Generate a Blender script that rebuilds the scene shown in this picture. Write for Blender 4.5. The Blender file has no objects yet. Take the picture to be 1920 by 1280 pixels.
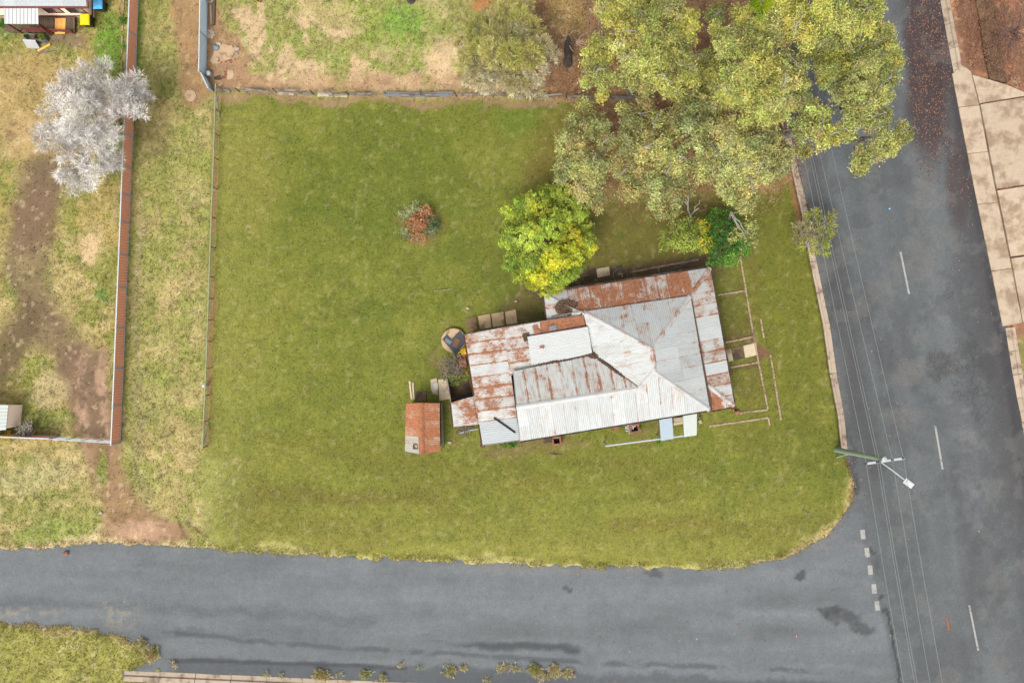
# Aerial view straight down on an old corner house block: tin-roofed cottage, shed, lawn, eucalypts, two streets.
import bpy, bmesh, math, random
import numpy as np
from mathutils import Vector, Matrix

random.seed(7)
rng = np.random.default_rng(7)
scene = bpy.context.scene
COL = scene.collection

# ------------------------------------------------------------------ camera
CAM_H = 66.0            # drone height above the ground
FPX = 1802.0            # focal length in photo pixels (photo is 1920 x 1280)
cam_data = bpy.data.cameras.new("camera")
cam_data.sensor_width = 36.0
cam_data.lens = 36.0 * FPX / 1920.0
cam_data.clip_end = 2000.0
cam = bpy.data.objects.new("camera", cam_data)
cam.location = (0, 0, CAM_H)
cam.rotation_euler = (0, 0, 0)
COL.objects.link(cam)
scene.camera = cam

# ------------------------------------------------------------------ sky, sun, exposure
SUN_ELEV, SUN_AZ = math.radians(62), math.radians(206)      # light from the lower side of the picture
world = bpy.data.worlds.new("World"); scene.world = world
world.use_nodes = True
wn = world.node_tree.nodes; wl = world.node_tree.links
sky = wn.new("ShaderNodeTexSky"); sky.sky_type = 'NISHITA'; sky.sun_disc = False
sky.sun_elevation = SUN_ELEV; sky.sun_rotation = SUN_AZ
sky.air_density = 1.0; sky.dust_density = 5.0; sky.ozone_density = 1.0
hs = wn.new("ShaderNodeHueSaturation"); hs.inputs["Saturation"].default_value = 0.28   # milky overcast
wl.new(sky.outputs[0], hs.inputs["Color"]); wl.new(hs.outputs[0], wn["Background"].inputs["Color"])
wn["Background"].inputs["Strength"].default_value = 0.132
sun_data = bpy.data.lights.new("sun", 'SUN'); sun_data.energy = 1.15; sun_data.angle = math.radians(20)
sun_data.color = (1.0, 0.96, 0.89)
sun = bpy.data.objects.new("sun", sun_data); COL.objects.link(sun)
sdir = Vector((math.sin(SUN_AZ) * math.cos(SUN_ELEV), math.cos(SUN_AZ) * math.cos(SUN_ELEV), math.sin(SUN_ELEV)))
sun.rotation_euler = sdir.to_track_quat('Z', 'Y').to_euler()
sun.location = sdir * 100
vs = scene.view_settings
vs.view_transform = 'Standard'; vs.look = 'None'; vs.gamma = 1.0; vs.use_curve_mapping = False
vs.exposure = 1.44
EXPO_GAIN = 3.4          # what a white card on the ground reads in the picture: real albedo = picture value / gain
scene.cycles.max_bounces = 5; scene.cycles.diffuse_bounces = 3; scene.cycles.transmission_bounces = 3
scene.cycles.transparent_max_bounces = 4

# ------------------------------------------------------------------ helpers
def P(px, py, z=0.0):
    "photo pixel -> the point at height z seen along that direction"
    s = (CAM_H - z) / FPX
    return Vector(((px - 960.0) * s, (640.0 - py) * s, z))
def M(px, z=0.0): return px * (CAM_H - z) / FPX                     # pixels -> metres at height z
def lin(c):
    c = np.asarray(c, float) / 255.0
    return np.where(c <= 0.04045, c / 12.92, ((c + 0.055) / 1.055) ** 2.4)
def A(r, g, b):
    "albedo for a surface that the photograph shows as this sRGB colour in open light"
    v = lin((r, g, b)) / EXPO_GAIN
    return (float(v[0]), float(v[1]), float(v[2]), 1.0)

ORIG = {}
def tag(o, label=None, cat=None, group=None, kind=None):
    if label: o["label"] = label
    if cat: o["category"] = cat
    if group: o["group"] = group
    if kind: o["kind"] = kind
    return o
def empty(name, loc, label, cat, group=None):
    o = bpy.data.objects.new(name, None); o.empty_display_size = 0.2
    o.location = loc; COL.objects.link(o); ORIG[o] = Vector(loc)
    return tag(o, label, cat, group)

class MB:
    "collects shapes in world coordinates"
    def __init__(s): s.v = []; s.f = []
    def add(s, vs_, fs_):
        n = len(s.v); s.v.extend([tuple(v) for v in vs_]); s.f.extend([tuple(i + n for i in f) for f in fs_]); return s
    def hexa(s, b, t):
        return s.add(list(b) + list(t), [(3, 2, 1, 0), (4, 5, 6, 7), (0, 1, 5, 4), (1, 2, 6, 5), (2, 3, 7, 6), (3, 0, 4, 7)])
    def box(s, c, sx, sy, sz, rz=0.0, rx=0.0, ry=0.0):
        R = Matrix.Rotation(rz, 3, 'Z') @ Matrix.Rotation(ry, 3, 'Y') @ Matrix.Rotation(rx, 3, 'X'); c = Vector(c)
        q = [(-1, -1), (1, -1), (1, 1), (-1, 1)]
        return s.hexa([c + R @ Vector((a * sx / 2, b * sy / 2, -sz / 2)) for a, b in q], [c + R @ Vector((a * sx / 2, b * sy / 2, sz / 2)) for a, b in q])
    def prism(s, pts, z0, z1, inset=0.0):
        pts = [Vector((p[0], p[1], 0)) for p in pts]
        ar = sum(pts[i].x * pts[(i + 1) % len(pts)].y - pts[(i + 1) % len(pts)].x * pts[i].y for i in range(len(pts)))
        if ar < 0: pts = pts[::-1]
        n = len(pts); c = sum(pts, Vector()) / n
        top = [p + (c - p).normalized() * inset for p in pts]
        vv = [(p.x, p.y, z0) for p in pts] + [(p.x, p.y, z1) for p in top]
        ff = [tuple(range(n))[::-1], tuple(range(n, 2 * n))] + [(i, (i + 1) % n, n + (i + 1) % n, n + i) for i in range(n)]
        return s.add(vv, ff)
    def slab(s, pts, th):
        "flat polygon in space, thickened downwards"
        n = len(pts); vv = [tuple(p) for p in pts] + [(p[0], p[1], p[2] - th) for p in pts]
        ff = [tuple(range(n)), tuple(range(n, 2 * n))[::-1]] + [(i, n + i, n + (i + 1) % n, (i + 1) % n) for i in range(n)]
        return s.add(vv, ff)
    def bar(s, p0, p1, w, h):
        p0 = Vector(p0); p1 = Vector(p1); d = (p1 - p0)
        if d.length < 1e-6: return s
        d.normalize(); up = Vector((0, 0, 1)) if abs(d.z) < 0.95 else Vector((0, 1, 0))
        a = d.cross(up).normalized(); u = a.cross(d)
        q = [(-1, -1), (1, -1), (1, 1), (-1, 1)]
        return s.hexa([p0 + a * (x * w / 2) + u * (y * h / 2) for x, y in q], [p1 + a * (x * w / 2) + u * (y * h / 2) for x, y in q])
    def tube(s, pts, rad, sides=6):
        pts = [Vector(p) for p in pts]; n = len(pts)
        if not hasattr(rad, '__len__'): rad = [rad] * n
        vv = []; ff = []
        ref = Vector((0.31, 0.17, 0.93))
        for i in range(n):
            d = (pts[min(i + 1, n - 1)] - pts[max(i - 1, 0)])
            d = d.normalized() if d.length > 1e-9 else Vector((0, 0, 1))
            if abs(d.dot(ref)) > 0.98: ref = Vector((0.9, 0.3, 0.2))
            a = d.cross(ref).normalized(); b = d.cross(a)
            for k in range(sides):
                t = 2 * math.pi * k / sides
                vv.append(pts[i] + (a * math.cos(t) + b * math.sin(t)) * rad[i])
        for i in range(n - 1):
            for k in range(sides):
                k2 = (k + 1) % sides
                ff.append((i * sides + k, i * sides + k2, (i + 1) * sides + k2, (i + 1) * sides + k))
        ff.append(tuple(range(sides))[::-1]); ff.append(tuple((n - 1) * sides + k for k in range(sides)))
        return s.add(vv, ff)
    def lathe(s, c, prof, sides=20, jit=0.0):
        c = Vector(c); vv = []; ff = []; n = len(prof)
        for (r, z) in prof:
            for k in range(sides):
                t = 2 * math.pi * k / sides; rr = r * (1 + random.uniform(-jit, jit))
                vv.append(c + Vector((rr * math.cos(t), rr * math.sin(t), z)))
        for i in range(n - 1):
            for k in range(sides):
                k2 = (k + 1) % sides; ff.append((i * sides + k, i * sides + k2, (i + 1) * sides + k2, (i + 1) * sides + k))
        ff.append(tuple(range(sides))[::-1]); ff.append(tuple((n - 1) * sides + k for k in range(sides)))
        return s.add(vv, ff)

def link_mesh(name, me, mat, parent=None, origin=None, color=None):
    o = bpy.data.objects.new(name, me)
    if mat is not None and not me.materials: me.materials.append(mat)
    COL.objects.link(o)
    if parent is not None:
        o.parent = parent; o.location = Vector(origin) - ORIG[parent]
    else:
        o.location = origin
    ORIG[o] = Vector(origin)
    if color: o.color = color
    return o
def obj(name, mb, mat, parent=None, origin=None, smooth=False, color=None):
    "one mesh object from world-coordinate shapes"
    if origin is None:
        if parent is not None: origin = ORIG[parent]
        else:
            a = np.array(mb.v); origin = Vector(((a[:, 0].min() + a[:, 0].max()) / 2, (a[:, 1].min() + a[:, 1].max()) / 2, a[:, 2].min()))
    origin = Vector(origin)
    me = bpy.data.meshes.new(name)
    me.from_pydata([(v[0] - origin.x, v[1] - origin.y, v[2] - origin.z) for v in mb.v], [], mb.f)
    bm = bmesh.new(); bm.from_mesh(me); bmesh.ops.recalc_face_normals(bm, faces=bm.faces); bm.to_mesh(me); bm.free()
    if smooth: me.shade_smooth()
    return link_mesh(name, me, mat, parent, origin, color)
def np_mesh(name, verts, faces, mat, colors=None, parent=None, origin=(0, 0, 0), smooth=False):
    "big mesh from numpy arrays; faces is (n, k)"
    verts = np.asarray(verts, np.float32) - np.asarray(origin, np.float32)
    faces = np.asarray(faces, np.int32); nf, k = faces.shape
    me = bpy.data.meshes.new(name)
    me.vertices.add(len(verts)); me.vertices.foreach_set("co", verts.ravel())
    me.loops.add(nf * k); me.loops.foreach_set("vertex_index", faces.ravel())
    me.polygons.add(nf)
    me.polygons.foreach_set("loop_start", np.arange(nf, dtype=np.int32) * k)
    me.polygons.foreach_set("loop_total", np.full(nf, k, np.int32))
    if smooth: me.polygons.foreach_set("use_smooth", np.ones(nf, bool))
    me.update(calc_edges=True)
    if colors is not None:
        at = me.color_attributes.new("Col", 'FLOAT_COLOR', 'POINT')
        c4 = np.ones((len(verts), 4), np.float32); c4[:, :3] = colors
        at.data.foreach_set("color", c4.ravel())
    return link_mesh(name, me, mat, parent, origin)

# ------------------------------------------------------------------ materials
def new_mat(name):
    m = bpy.data.materials.new(name); m.use_nodes = True
    nt = m.node_tree; return m, nt, nt.nodes, nt.links, nt.nodes["Principled BSDF"]
def mth(nt, op, a, b=None, c=None, clamp=False):
    n = nt.nodes.new("ShaderNodeMath"); n.operation = op; n.use_clamp = clamp
    for i, x in enumerate((a, b, c)):
        if x is None: continue
        if isinstance(x, (int, float)): n.inputs[i].default_value = x
        else: nt.links.new(x, n.inputs[i])
    return n.outputs[0]
def noise(nt, vec, scale, detail=4.0, rough=0.6, dist=0.0):
    n = nt.nodes.new("ShaderNodeTexNoise"); n.inputs["Scale"].default_value = scale
    n.inputs["Detail"].default_value = detail; n.inputs["Roughness"].default_value = rough; n.inputs["Distortion"].default_value = dist
    if vec is not None: nt.links.new(vec, n.inputs["Vector"])
    return n.outputs["Fac"]
def mixc(nt, fac, a, b):
    n = nt.nodes.new("ShaderNodeMix"); n.data_type = 'RGBA'
    for sock, x in ((n.inputs["Factor"], fac), (n.inputs[6], a), (n.inputs[7], b)):
        if isinstance(x, (int, float)): sock.default_value = x
        elif isinstance(x, tuple): sock.default_value = x
        else: nt.links.new(x, sock)
    return n.outputs[2]
def smooth_step(nt, x, lo, hi):
    n = nt.nodes.new("ShaderNodeMapRange"); n.interpolation_type = 'SMOOTHSTEP'
    nt.links.new(x, n.inputs[0])
    for i, y in ((1, lo), (2, hi)):
        if isinstance(y, (int, float)): n.inputs[i].default_value = y
        else: nt.links.new(y, n.inputs[i])
    return n.outputs[0]
def mat(name, rgb=None, attr=False, rough=0.85, var=0.3, scale=6.0, detail=5.0, bump=0.0, bscale=None, stain=None, stain_amt=0.5, stain_scale=1.2, metal=0.0, spec=0.3, rvar=0.0):
    "procedural surface: base colour (or per-vertex ground colour) broken up by noise, optional stains, bump and per-piece variation"
    m, nt, N, L, bs = new_mat(name)
    tc = N.new("ShaderNodeTexCoord"); oi = N.new("ShaderNodeObjectInfo")
    off = N.new("ShaderNodeVectorMath"); off.operation = 'ADD'
    comb = N.new("ShaderNodeCombineXYZ"); r50 = mth(nt, 'MULTIPLY', oi.outputs["Random"], 57.0)
    for i in range(3): L.new(r50, comb.inputs[i])
    L.new(tc.outputs["Object"], off.inputs[0]); L.new(comb.outputs[0], off.inputs[1]); vec = off.outputs[0]
    if attr:
        a = N.new("ShaderNodeAttribute"); a.attribute_name = "Col"; base = a.outputs["Color"]
    else:
        c = N.new("ShaderNodeRGB"); c.outputs[0].default_value = rgb; base = c.outputs[0]
    if stain is not None:
        sf = smooth_step(nt, noise(nt, vec, stain_scale, 7, 0.65), 0.62 - 0.3 * stain_amt, 0.80 - 0.3 * stain_amt)
        base = mixc(nt, mth(nt, 'MULTIPLY', sf, 0.85), base, stain)
    v = mth(nt, 'MULTIPLY_ADD', noise(nt, vec, scale, detail, 0.7), 2 * var, 1.0 - var)
    if rvar: v = mth(nt, 'MULTIPLY', v, mth(nt, 'MULTIPLY_ADD', oi.outputs["Random"], 2 * rvar, 1.0 - rvar))
    h = N.new("ShaderNodeHueSaturation"); L.new(v, h.inputs["Value"]); L.new(base, h.inputs["Color"])
    L.new(h.outputs[0], bs.inputs["Base Color"])
    bs.inputs["Roughness"].default_value = rough; bs.inputs["Metallic"].default_value = metal; bs.inputs["Specular IOR Level"].default_value = spec
    if bump:
        b = N.new("ShaderNodeBump"); b.inputs["Strength"].default_value = 1.0; b.inputs["Distance"].default_value = bump
        L.new(noise(nt, vec, bscale or scale * 2, 5, 0.7), b.inputs["Height"]); L.new(b.outputs[0], bs.inputs["Normal"])
    return m
def leaf_mat(name, trans=0.3, rough=0.6):
    m, nt, N, L, bs = new_mat(name)
    a = N.new("ShaderNodeAttribute"); a.attribute_name = "Col"
    L.new(a.outputs["Color"], bs.inputs["Base Color"]); bs.inputs["Roughness"].default_value = rough; bs.inputs["Specular IOR Level"].default_value = 0.25
    tr = N.new("ShaderNodeBsdfTranslucent"); L.new(a.outputs["Color"], tr.inputs["Color"])
    mx = N.new("ShaderNodeMixShader"); mx.inputs[0].default_value = trans
    L.new(bs.outputs[0], mx.inputs[1]); L.new(tr.outputs[0], mx.inputs[2]); L.new(mx.outputs[0], N["Material Output"].inputs["Surface"])
    return m
def iron_mat(name, light=(242, 246, 243), galv=(202, 214, 217), rust1=(206, 130, 78), rust2=(156, 93, 60), edge=0.0):
    "weathered corrugated iron. object colour: r = how rusty, g = how white the old paint is, b = how dirty"
    m, nt, N, L, bs = new_mat(name)
    tc = N.new("ShaderNodeTexCoord"); oi = N.new("ShaderNodeObjectInfo")
    sp = N.new("ShaderNodeSeparateColor"); L.new(oi.outputs["Color"], sp.inputs[0])
    comb = N.new("ShaderNodeCombineXYZ"); r50 = mth(nt, 'MULTIPLY', oi.outputs["Random"], 91.0)
    for i in range(3): L.new(r50, comb.inputs[i])
    def coords(sx, sy):
        mp = N.new("ShaderNodeMapping"); mp.inputs["Scale"].default_value = (sx, sy, 1)
        L.new(tc.outputs["Object"], mp.inputs["Vector"])
        ad = N.new("ShaderNodeVectorMath"); ad.operation = 'ADD'; L.new(mp.outputs[0], ad.inputs[0]); L.new(comb.outputs[0], ad.inputs[1]); return ad.outputs[0]
    gm = N.new("ShaderNodeNewGeometry")
    n1 = noise(nt, gm.outputs["Position"], 1.15, 5, 0.62); n2 = noise(nt, coords(14.0, 2.4), 1.9, 6, 0.8); n3 = noise(nt, coords(5, 1.0), 1.2, 4, 0.6)
    nn = mth(nt, 'ADD', mth(nt, 'MULTIPLY', n1, 0.52), mth(nt, 'MULTIPLY', n2, 0.48))
    sx_ = N.new("ShaderNodeSeparateXYZ"); L.new(tc.outputs["Object"], sx_.inputs[0])
    lap = smooth_step(nt, mth(nt, 'ABSOLUTE', sx_.outputs[0]), 0.27, 0.37)                     # rust creeps in along the side laps
    low = smooth_step(nt, mth(nt, 'ABSOLUTE', sx_.outputs[1]), 0.9, 1.8)
    t = mth(nt, 'SUBTRACT', 0.72, mth(nt, 'MULTIPLY', sp.outputs[0], 0.42))
    t = mth(nt, 'SUBTRACT', t, mth(nt, 'MULTIPLY', mth(nt, 'MULTIPLY', lap, n3), mth(nt, 'MULTIPLY_ADD', sp.outputs[2], 0.22, 0.03)))
    rust = smooth_step(nt, nn, mth(nt, 'SUBTRACT', t, 0.045), mth(nt, 'ADD', t, 0.045))
    halo = smooth_step(nt, nn, mth(nt, 'SUBTRACT', t, 0.14), mth(nt, 'ADD', t, 0.03))
    base = mixc(nt, sp.outputs[1], A(*galv), A(*light))
    base = mixc(nt, mth(nt, 'MULTIPLY', smooth_step(nt, n3, 0.42, 0.75), mth(nt, 'MULTIPLY', sp.outputs[2], 0.8)), base, A(206, 172, 134))
    base = mixc(nt, mth(nt, 'MULTIPLY', halo, 0.45), base, A(206, 166, 132))
    rc = mixc(nt, smooth_step(nt, noise(nt, coords(3, 3), 2.0, 6, 0.7), 0.35, 0.65), A(*rust1), A(*rust2))
    colr = mixc(nt, mth(nt, 'MULTIPLY', rust, 0.93), base, rc)
    v = mth(nt, 'MULTIPLY_ADD', noise(nt, coords(14, 6), 2.0, 4, 0.7), 0.30, 0.85)
    v = mth(nt, 'MULTIPLY', v, mth(nt, 'MULTIPLY_ADD', oi.outputs["Random"], 0.14, 0.93))
    h = N.new("ShaderNodeHueSaturation"); L.new(v, h.inputs["Value"]); L.new(colr, h.inputs["Color"]); L.new(h.outputs[0], bs.inputs["Base Color"])
    L.new(mth(nt, 'MULTIPLY_ADD', rust, 0.35, 0.55), bs.inputs["Roughness"]); bs.inputs["Specular IOR Level"].default_value = 0.35
    return m

M_GROUND = mat("ground_soil_grass", attr=True, var=0.42, scale=9.0, detail=8, bump=0.03, bscale=9)
M_ROAD = mat("asphalt", attr=True, var=0.52, scale=8.0, detail=9, bump=0.006, bscale=60, rough=0.8)
M_GRASS = leaf_mat("grass_blades", 0.25, 0.8)
M_LEAF = leaf_mat("leaves", 0.28)
M_DRYLEAF = leaf_mat("fallen_leaves", 0.1, 0.8)
M_TWIG = leaf_mat("pale_twigs", 0.1, 0.8)
M_BARK_W = mat("pale_bark", A(205, 198, 186), var=0.35, scale=5, stain=A(150, 135, 120), stain_amt=0.5)
M_BARK_G = mat("grey_bark", A(150, 140, 130), var=0.35, scale=6, bump=0.01)
M_BARK_D = mat("dark_bark", A(80, 70, 62), var=0.4, scale=6, bump=0.02, stain=A(150, 140, 128), stain_amt=0.35)
M_IRON = iron_mat("corrugated_iron")
M_CAP = iron_mat("ridge_iron", light=(244, 246, 244), galv=(206, 214, 216))
M_SHEDIRON = iron_mat("shed_iron", light=(222, 222, 208), galv=(240, 192, 148), rust1=(230, 150, 96), rust2=(190, 112, 76))
M_GUTTER = mat("old_gutter", A(150, 140, 128), var=0.4, scale=3, stain=A(92, 66, 52), stain_amt=0.8, stain_scale=1.5)
M_FASCIA = mat("old_fascia", A(132, 100, 78), var=0.35, scale=3)
M_CONC = mat("old_concrete", A(252, 230, 192), var=0.22, scale=4, stain=A(160, 134, 102), stain_amt=0.45, stain_scale=1.1, bump=0.004, rvar=0.10)
M_CONC_PALE = mat("driveway_concrete", A(236, 212, 182), var=0.30, scale=3, detail=8, stain=A(184, 154, 122), stain_amt=0.6, stain_scale=0.9, bump=0.004, rvar=0.05)
M_KERB = mat("kerb_concrete", A(224, 202, 176), var=0.22, scale=4, stain=A(150, 118, 94), stain_amt=0.42, stain_scale=1.3, bump=0.006, rvar=0.10)
M_CONC_DIRTY = mat("dirty_concrete", A(150, 120, 88), var=0.3, scale=4, stain=A(86, 70, 52), stain_amt=0.7, bump=0.004, rvar=0.15)
M_BRICK = mat("old_brick", A(186, 122, 92), var=0.35, scale=8, stain=A(206, 176, 146), stain_amt=0.5, stain_scale=2.5, bump=0.01, rvar=0.2)
M_EDGING = mat("edging_brick", A(216, 186, 158), var=0.4, scale=3, stain=A(140, 112, 84), stain_amt=0.5, stain_scale=2, bump=0.01)
M_FENCE = mat("fence_steel_brown", (0.60, 0.265, 0.160, 1.0), var=0.10, scale=2, rvar=0.05, rough=0.55, stain=(0.66, 0.33, 0.21, 1.0), stain_amt=0.3)
M_RAIL = mat("fence_rail_steel", A(244, 250, 252), var=0.1, scale=3, rough=0.5)
M_BLUEFENCE = mat("fence_steel_blue", (0.46, 0.57, 0.63, 1.0), var=0.10, scale=2, rvar=0.12, rough=0.5)
M_GREENPIPE = mat("pale_green_pipe", A(196, 204, 164), var=0.2, scale=4, stain=A(160, 150, 112), stain_amt=0.4)
M_WIRE = mat("fence_wire", A(150, 128, 104), var=0.2, scale=4)
M_POSTD = mat("rusty_steel_post", A(116, 72, 58), var=0.3, scale=8)
M_GREYWOOD = mat("weathered_grey_wood", A(178, 166, 152), var=0.35, scale=5, stain=A(118, 96, 78), stain_amt=0.6, stain_scale=2.5, bump=0.01, rvar=0.2)
M_WOOD = mat("brown_timber", A(150, 108, 74), var=0.3, scale=5, rvar=0.15)
M_PINE = mat("new_timber", (0.55, 0.25, 0.06, 1.0), var=0.12, scale=4, rvar=0.08)
M_DECK = mat("dark_deck_timber", A(128, 108, 86), var=0.35, scale=6, rvar=0.2)
M_WALL = mat("cottage_wall_paint", A(196, 180, 156), var=0.2, scale=2, stain=A(140, 112, 88), stain_amt=0.5)
M_CREAM = mat("cream_cladding", (0.74, 0.60, 0.47, 1.0), var=0.05, scale=2)
M_TRIM = mat("red_brown_trim", A(150, 76, 64), var=0.15, scale=4, rough=0.5)
M_GLASS = mat("window_glass", A(70, 80, 84), var=0.1, scale=1, rough=0.08, spec=0.6)
M_GLASSL = mat("window_blind", A(176, 190, 192), var=0.1, scale=1, rough=0.15, spec=0.6)
M_WHITE = mat("white_sheet", A(255, 255, 255), var=0.06, scale=2, rough=0.5)
M_PALEBLUE = mat("pale_blue_sheet", A(206, 226, 238), var=0.06, scale=3, rough=0.5)
M_PALEGREEN = mat("pale_green_sheet", A(238, 246, 236), var=0.06, scale=3, rough=0.5)
M_PAINT = mat("road_paint", A(204, 202, 194), var=0.3, scale=6, stain=A(132, 132, 130), stain_amt=0.40, stain_scale=3.5, detail=8)
M_POLE = mat("pole_green_timber", A(190, 214, 180), var=0.3, scale=3, stain=A(206, 214, 190), stain_amt=0.5)
M_METALW = mat("galvanised_white", A(220, 228, 230), var=0.1, scale=3, rough=0.45)
M_BLACK = mat("black_rubber", A(46, 46, 48), var=0.3, scale=5, rough=0.7)
M_SOOT_SHADE = mat("soot_and_hole_shade", A(38, 30, 26), var=0.3, scale=5)  # soot, and the painted shade inside openings
M_SLATE = mat("dark_sheet", A(66, 74, 82), var=0.3, scale=4, rough=0.6)
M_HOSE = mat("grey_hose", A(124, 136, 140), var=0.2, scale=4, rough=0.5)
M_TERRA = mat("terracotta", A(196, 128, 98), var=0.3, scale=5, stain=A(150, 84, 66), stain_amt=0.4)
M_STONE = mat("pale_stone", A(218, 196, 172), var=0.3, scale=5, bump=0.02, rvar=0.25)
M_TAN = mat("tan_cover", A(240, 206, 164), var=0.15, scale=4, stain=A(170, 128, 96), stain_amt=0.4, stain_scale=2)
M_WIRELINE = mat("power_cable", A(148, 158, 152), var=0.1, scale=2, rough=0.5)
M_BINY = mat("bin_lid_yellow", (0.62, 0.36, 0.004, 1.0), var=0.05, scale=3, rough=0.4)
M_BINB = mat("bin_lid_blue", (0.07, 0.30, 0.52, 1.0), var=0.05, scale=3, rough=0.4)
M_BING = mat("bin_dark_green", A(56, 74, 60), var=0.1, scale=3, rough=0.5)
M_GREYTUB = mat("grey_plastic", A(150, 154, 158), var=0.12, scale=3, rough=0.5)
M_PALETWIG = mat("bleached_branch", A(224, 218, 208), var=0.2, scale=5)
M_CRACK = mat("crack_fill", A(74, 72, 70), var=0.2, scale=4)
M_PAVER = mat("tan_paver", A(250, 214, 166), var=0.25, scale=4, stain=A(150, 116, 80), stain_amt=0.45, stain_scale=1.3, rvar=0.1)
M_DEBRIS = mat("leaf_debris", A(104, 78, 58), var=0.5, scale=14, bump=0.03)

# ------------------------------------------------------------------ ground colour maps (soil, dry and green grass, leaf litter)
TAB = rng.random((64, 256, 256)).astype(np.float32)
def vnoise(x, y, seed):
    t = TAB[seed % 64]; xi = np.floor(x).astype(int); yi = np.floor(y).astype(int)
    fx = x - xi; fy = y - yi; fx = fx * fx * (3 - 2 * fx); fy = fy * fy * (3 - 2 * fy)
    a = t[xi & 255, yi & 255]; b = t[(xi + 1) & 255, yi & 255]; c = t[xi & 255, (yi + 1) & 255]; d = t[(xi + 1) & 255, (yi + 1) & 255]
    return (a * (1 - fx) + b * fx) * (1 - fy) + (c * (1 - fx) + d * fx) * fy
def fbm(x, y, scale, octv=5, seed=0, rough=0.55):
    s = np.zeros_like(x); amp = 1.0; tot = 0.0
    for o in range(octv):
        s += amp * vnoise(x * scale * 2 ** o + 37.1 * o, y * scale * 2 ** o + 91.7 * o, seed + o); tot += amp; amp *= rough
    return s / tot
def sst(x, lo, hi):
    t = np.clip((x - lo) / (hi - lo), 0, 1); return t * t * (3 - 2 * t)
def sdf(px, py, poly):
    "signed distance in pixels, positive inside the polygon"
    d = np.full(px.shape, 1e9); ins = np.zeros(px.shape, bool); n = len(poly)
    for i in range(n):
        x0, y0 = poly[i]; x1, y1 = poly[(i + 1) % n]
        ex, ey = x1 - x0, y1 - y0; wx, wy = px - x0, py - y0
        t = np.clip((wx * ex + wy * ey) / (ex * ex + ey * ey + 1e-9), 0, 1)
        d = np.minimum(d, (wx - ex * t) ** 2 + (wy - ey * t) ** 2)
        c = ((y0 > py) != (y1 > py)) & (px < (x1 - x0) * (py - y0) / ((y1 - y0) if abs(y1 - y0) > 1e-9 else 1e-9) + x0)
        ins ^= c
    d = np.sqrt(d); return np.where(ins, d, -d)
def dline(px, py, pts):
    d = np.full(px.shape, 1e9)
    for (x0, y0), (x1, y1) in zip(pts[:-1], pts[1:]):
        ex, ey = x1 - x0, y1 - y0; wx, wy = px - x0, py - y0
        t = np.clip((wx * ex + wy * ey) / (ex * ex + ey * ey + 1e-9), 0, 1)
        d = np.minimum(d, (wx - ex * t) ** 2 + (wy - ey * t) ** 2)
    return np.sqrt(d)
def ell(px, py, cx, cy, rx, ry):
    return 1.0 - np.sqrt(((px - cx) / rx) ** 2 + ((py - cy) / ry) ** 2)

ROAD = [(-260, 1038), (0, 1030), (60, 1030), (200, 1022), (330, 1026), (380, 1033), (600, 1042), (720, 1052), (850, 1055), (1040, 1064), (1150, 1065), (1284, 1068), (1399, 1063),
        (1472, 1048), (1500, 1039), (1551, 1006), (1582, 968), (1601, 937), (1603, 905), (1590, 869), (1584, 777), (1569, 699), (1556, 605), (1532, 489), (1517, 402),
        (1480, 240), (1400, -200), (1724, -200), (1765, 0), (1790, 138), (1820, 286), (1842, 400), (1886, 612), (1909, 747), (1935, 880), (2000, 1220), (2050, 1480),
        (1740, 1480), (1690, 1330), (1300, 1300), (700, 1279), (232, 1258), (300, 1236), (265, 1210), (200, 1187), (110, 1173), (0, 1167), (-260, 1162)]
LAWN = [(402, 182), (1075, 190), (1200, 300), (1470, 330), (1492, 340), (1528, 480), (1552, 605), (1580, 780), (1592, 900), (1580, 965), (1470, 1040), (1284, 1064), (850, 1050), (420, 1030), (370, 985), (380, 840)]

GRES = 0.115
GX = np.arange(-39.5, 39.5, GRES); GY = np.arange(-28.5, 28.5, GRES)
gx, gy = np.meshgrid(GX, GY, indexing='ij')
gpx = 960 + gx * FPX / CAM_H; gpy = 640 - gy * FPX / CAM_H

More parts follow.
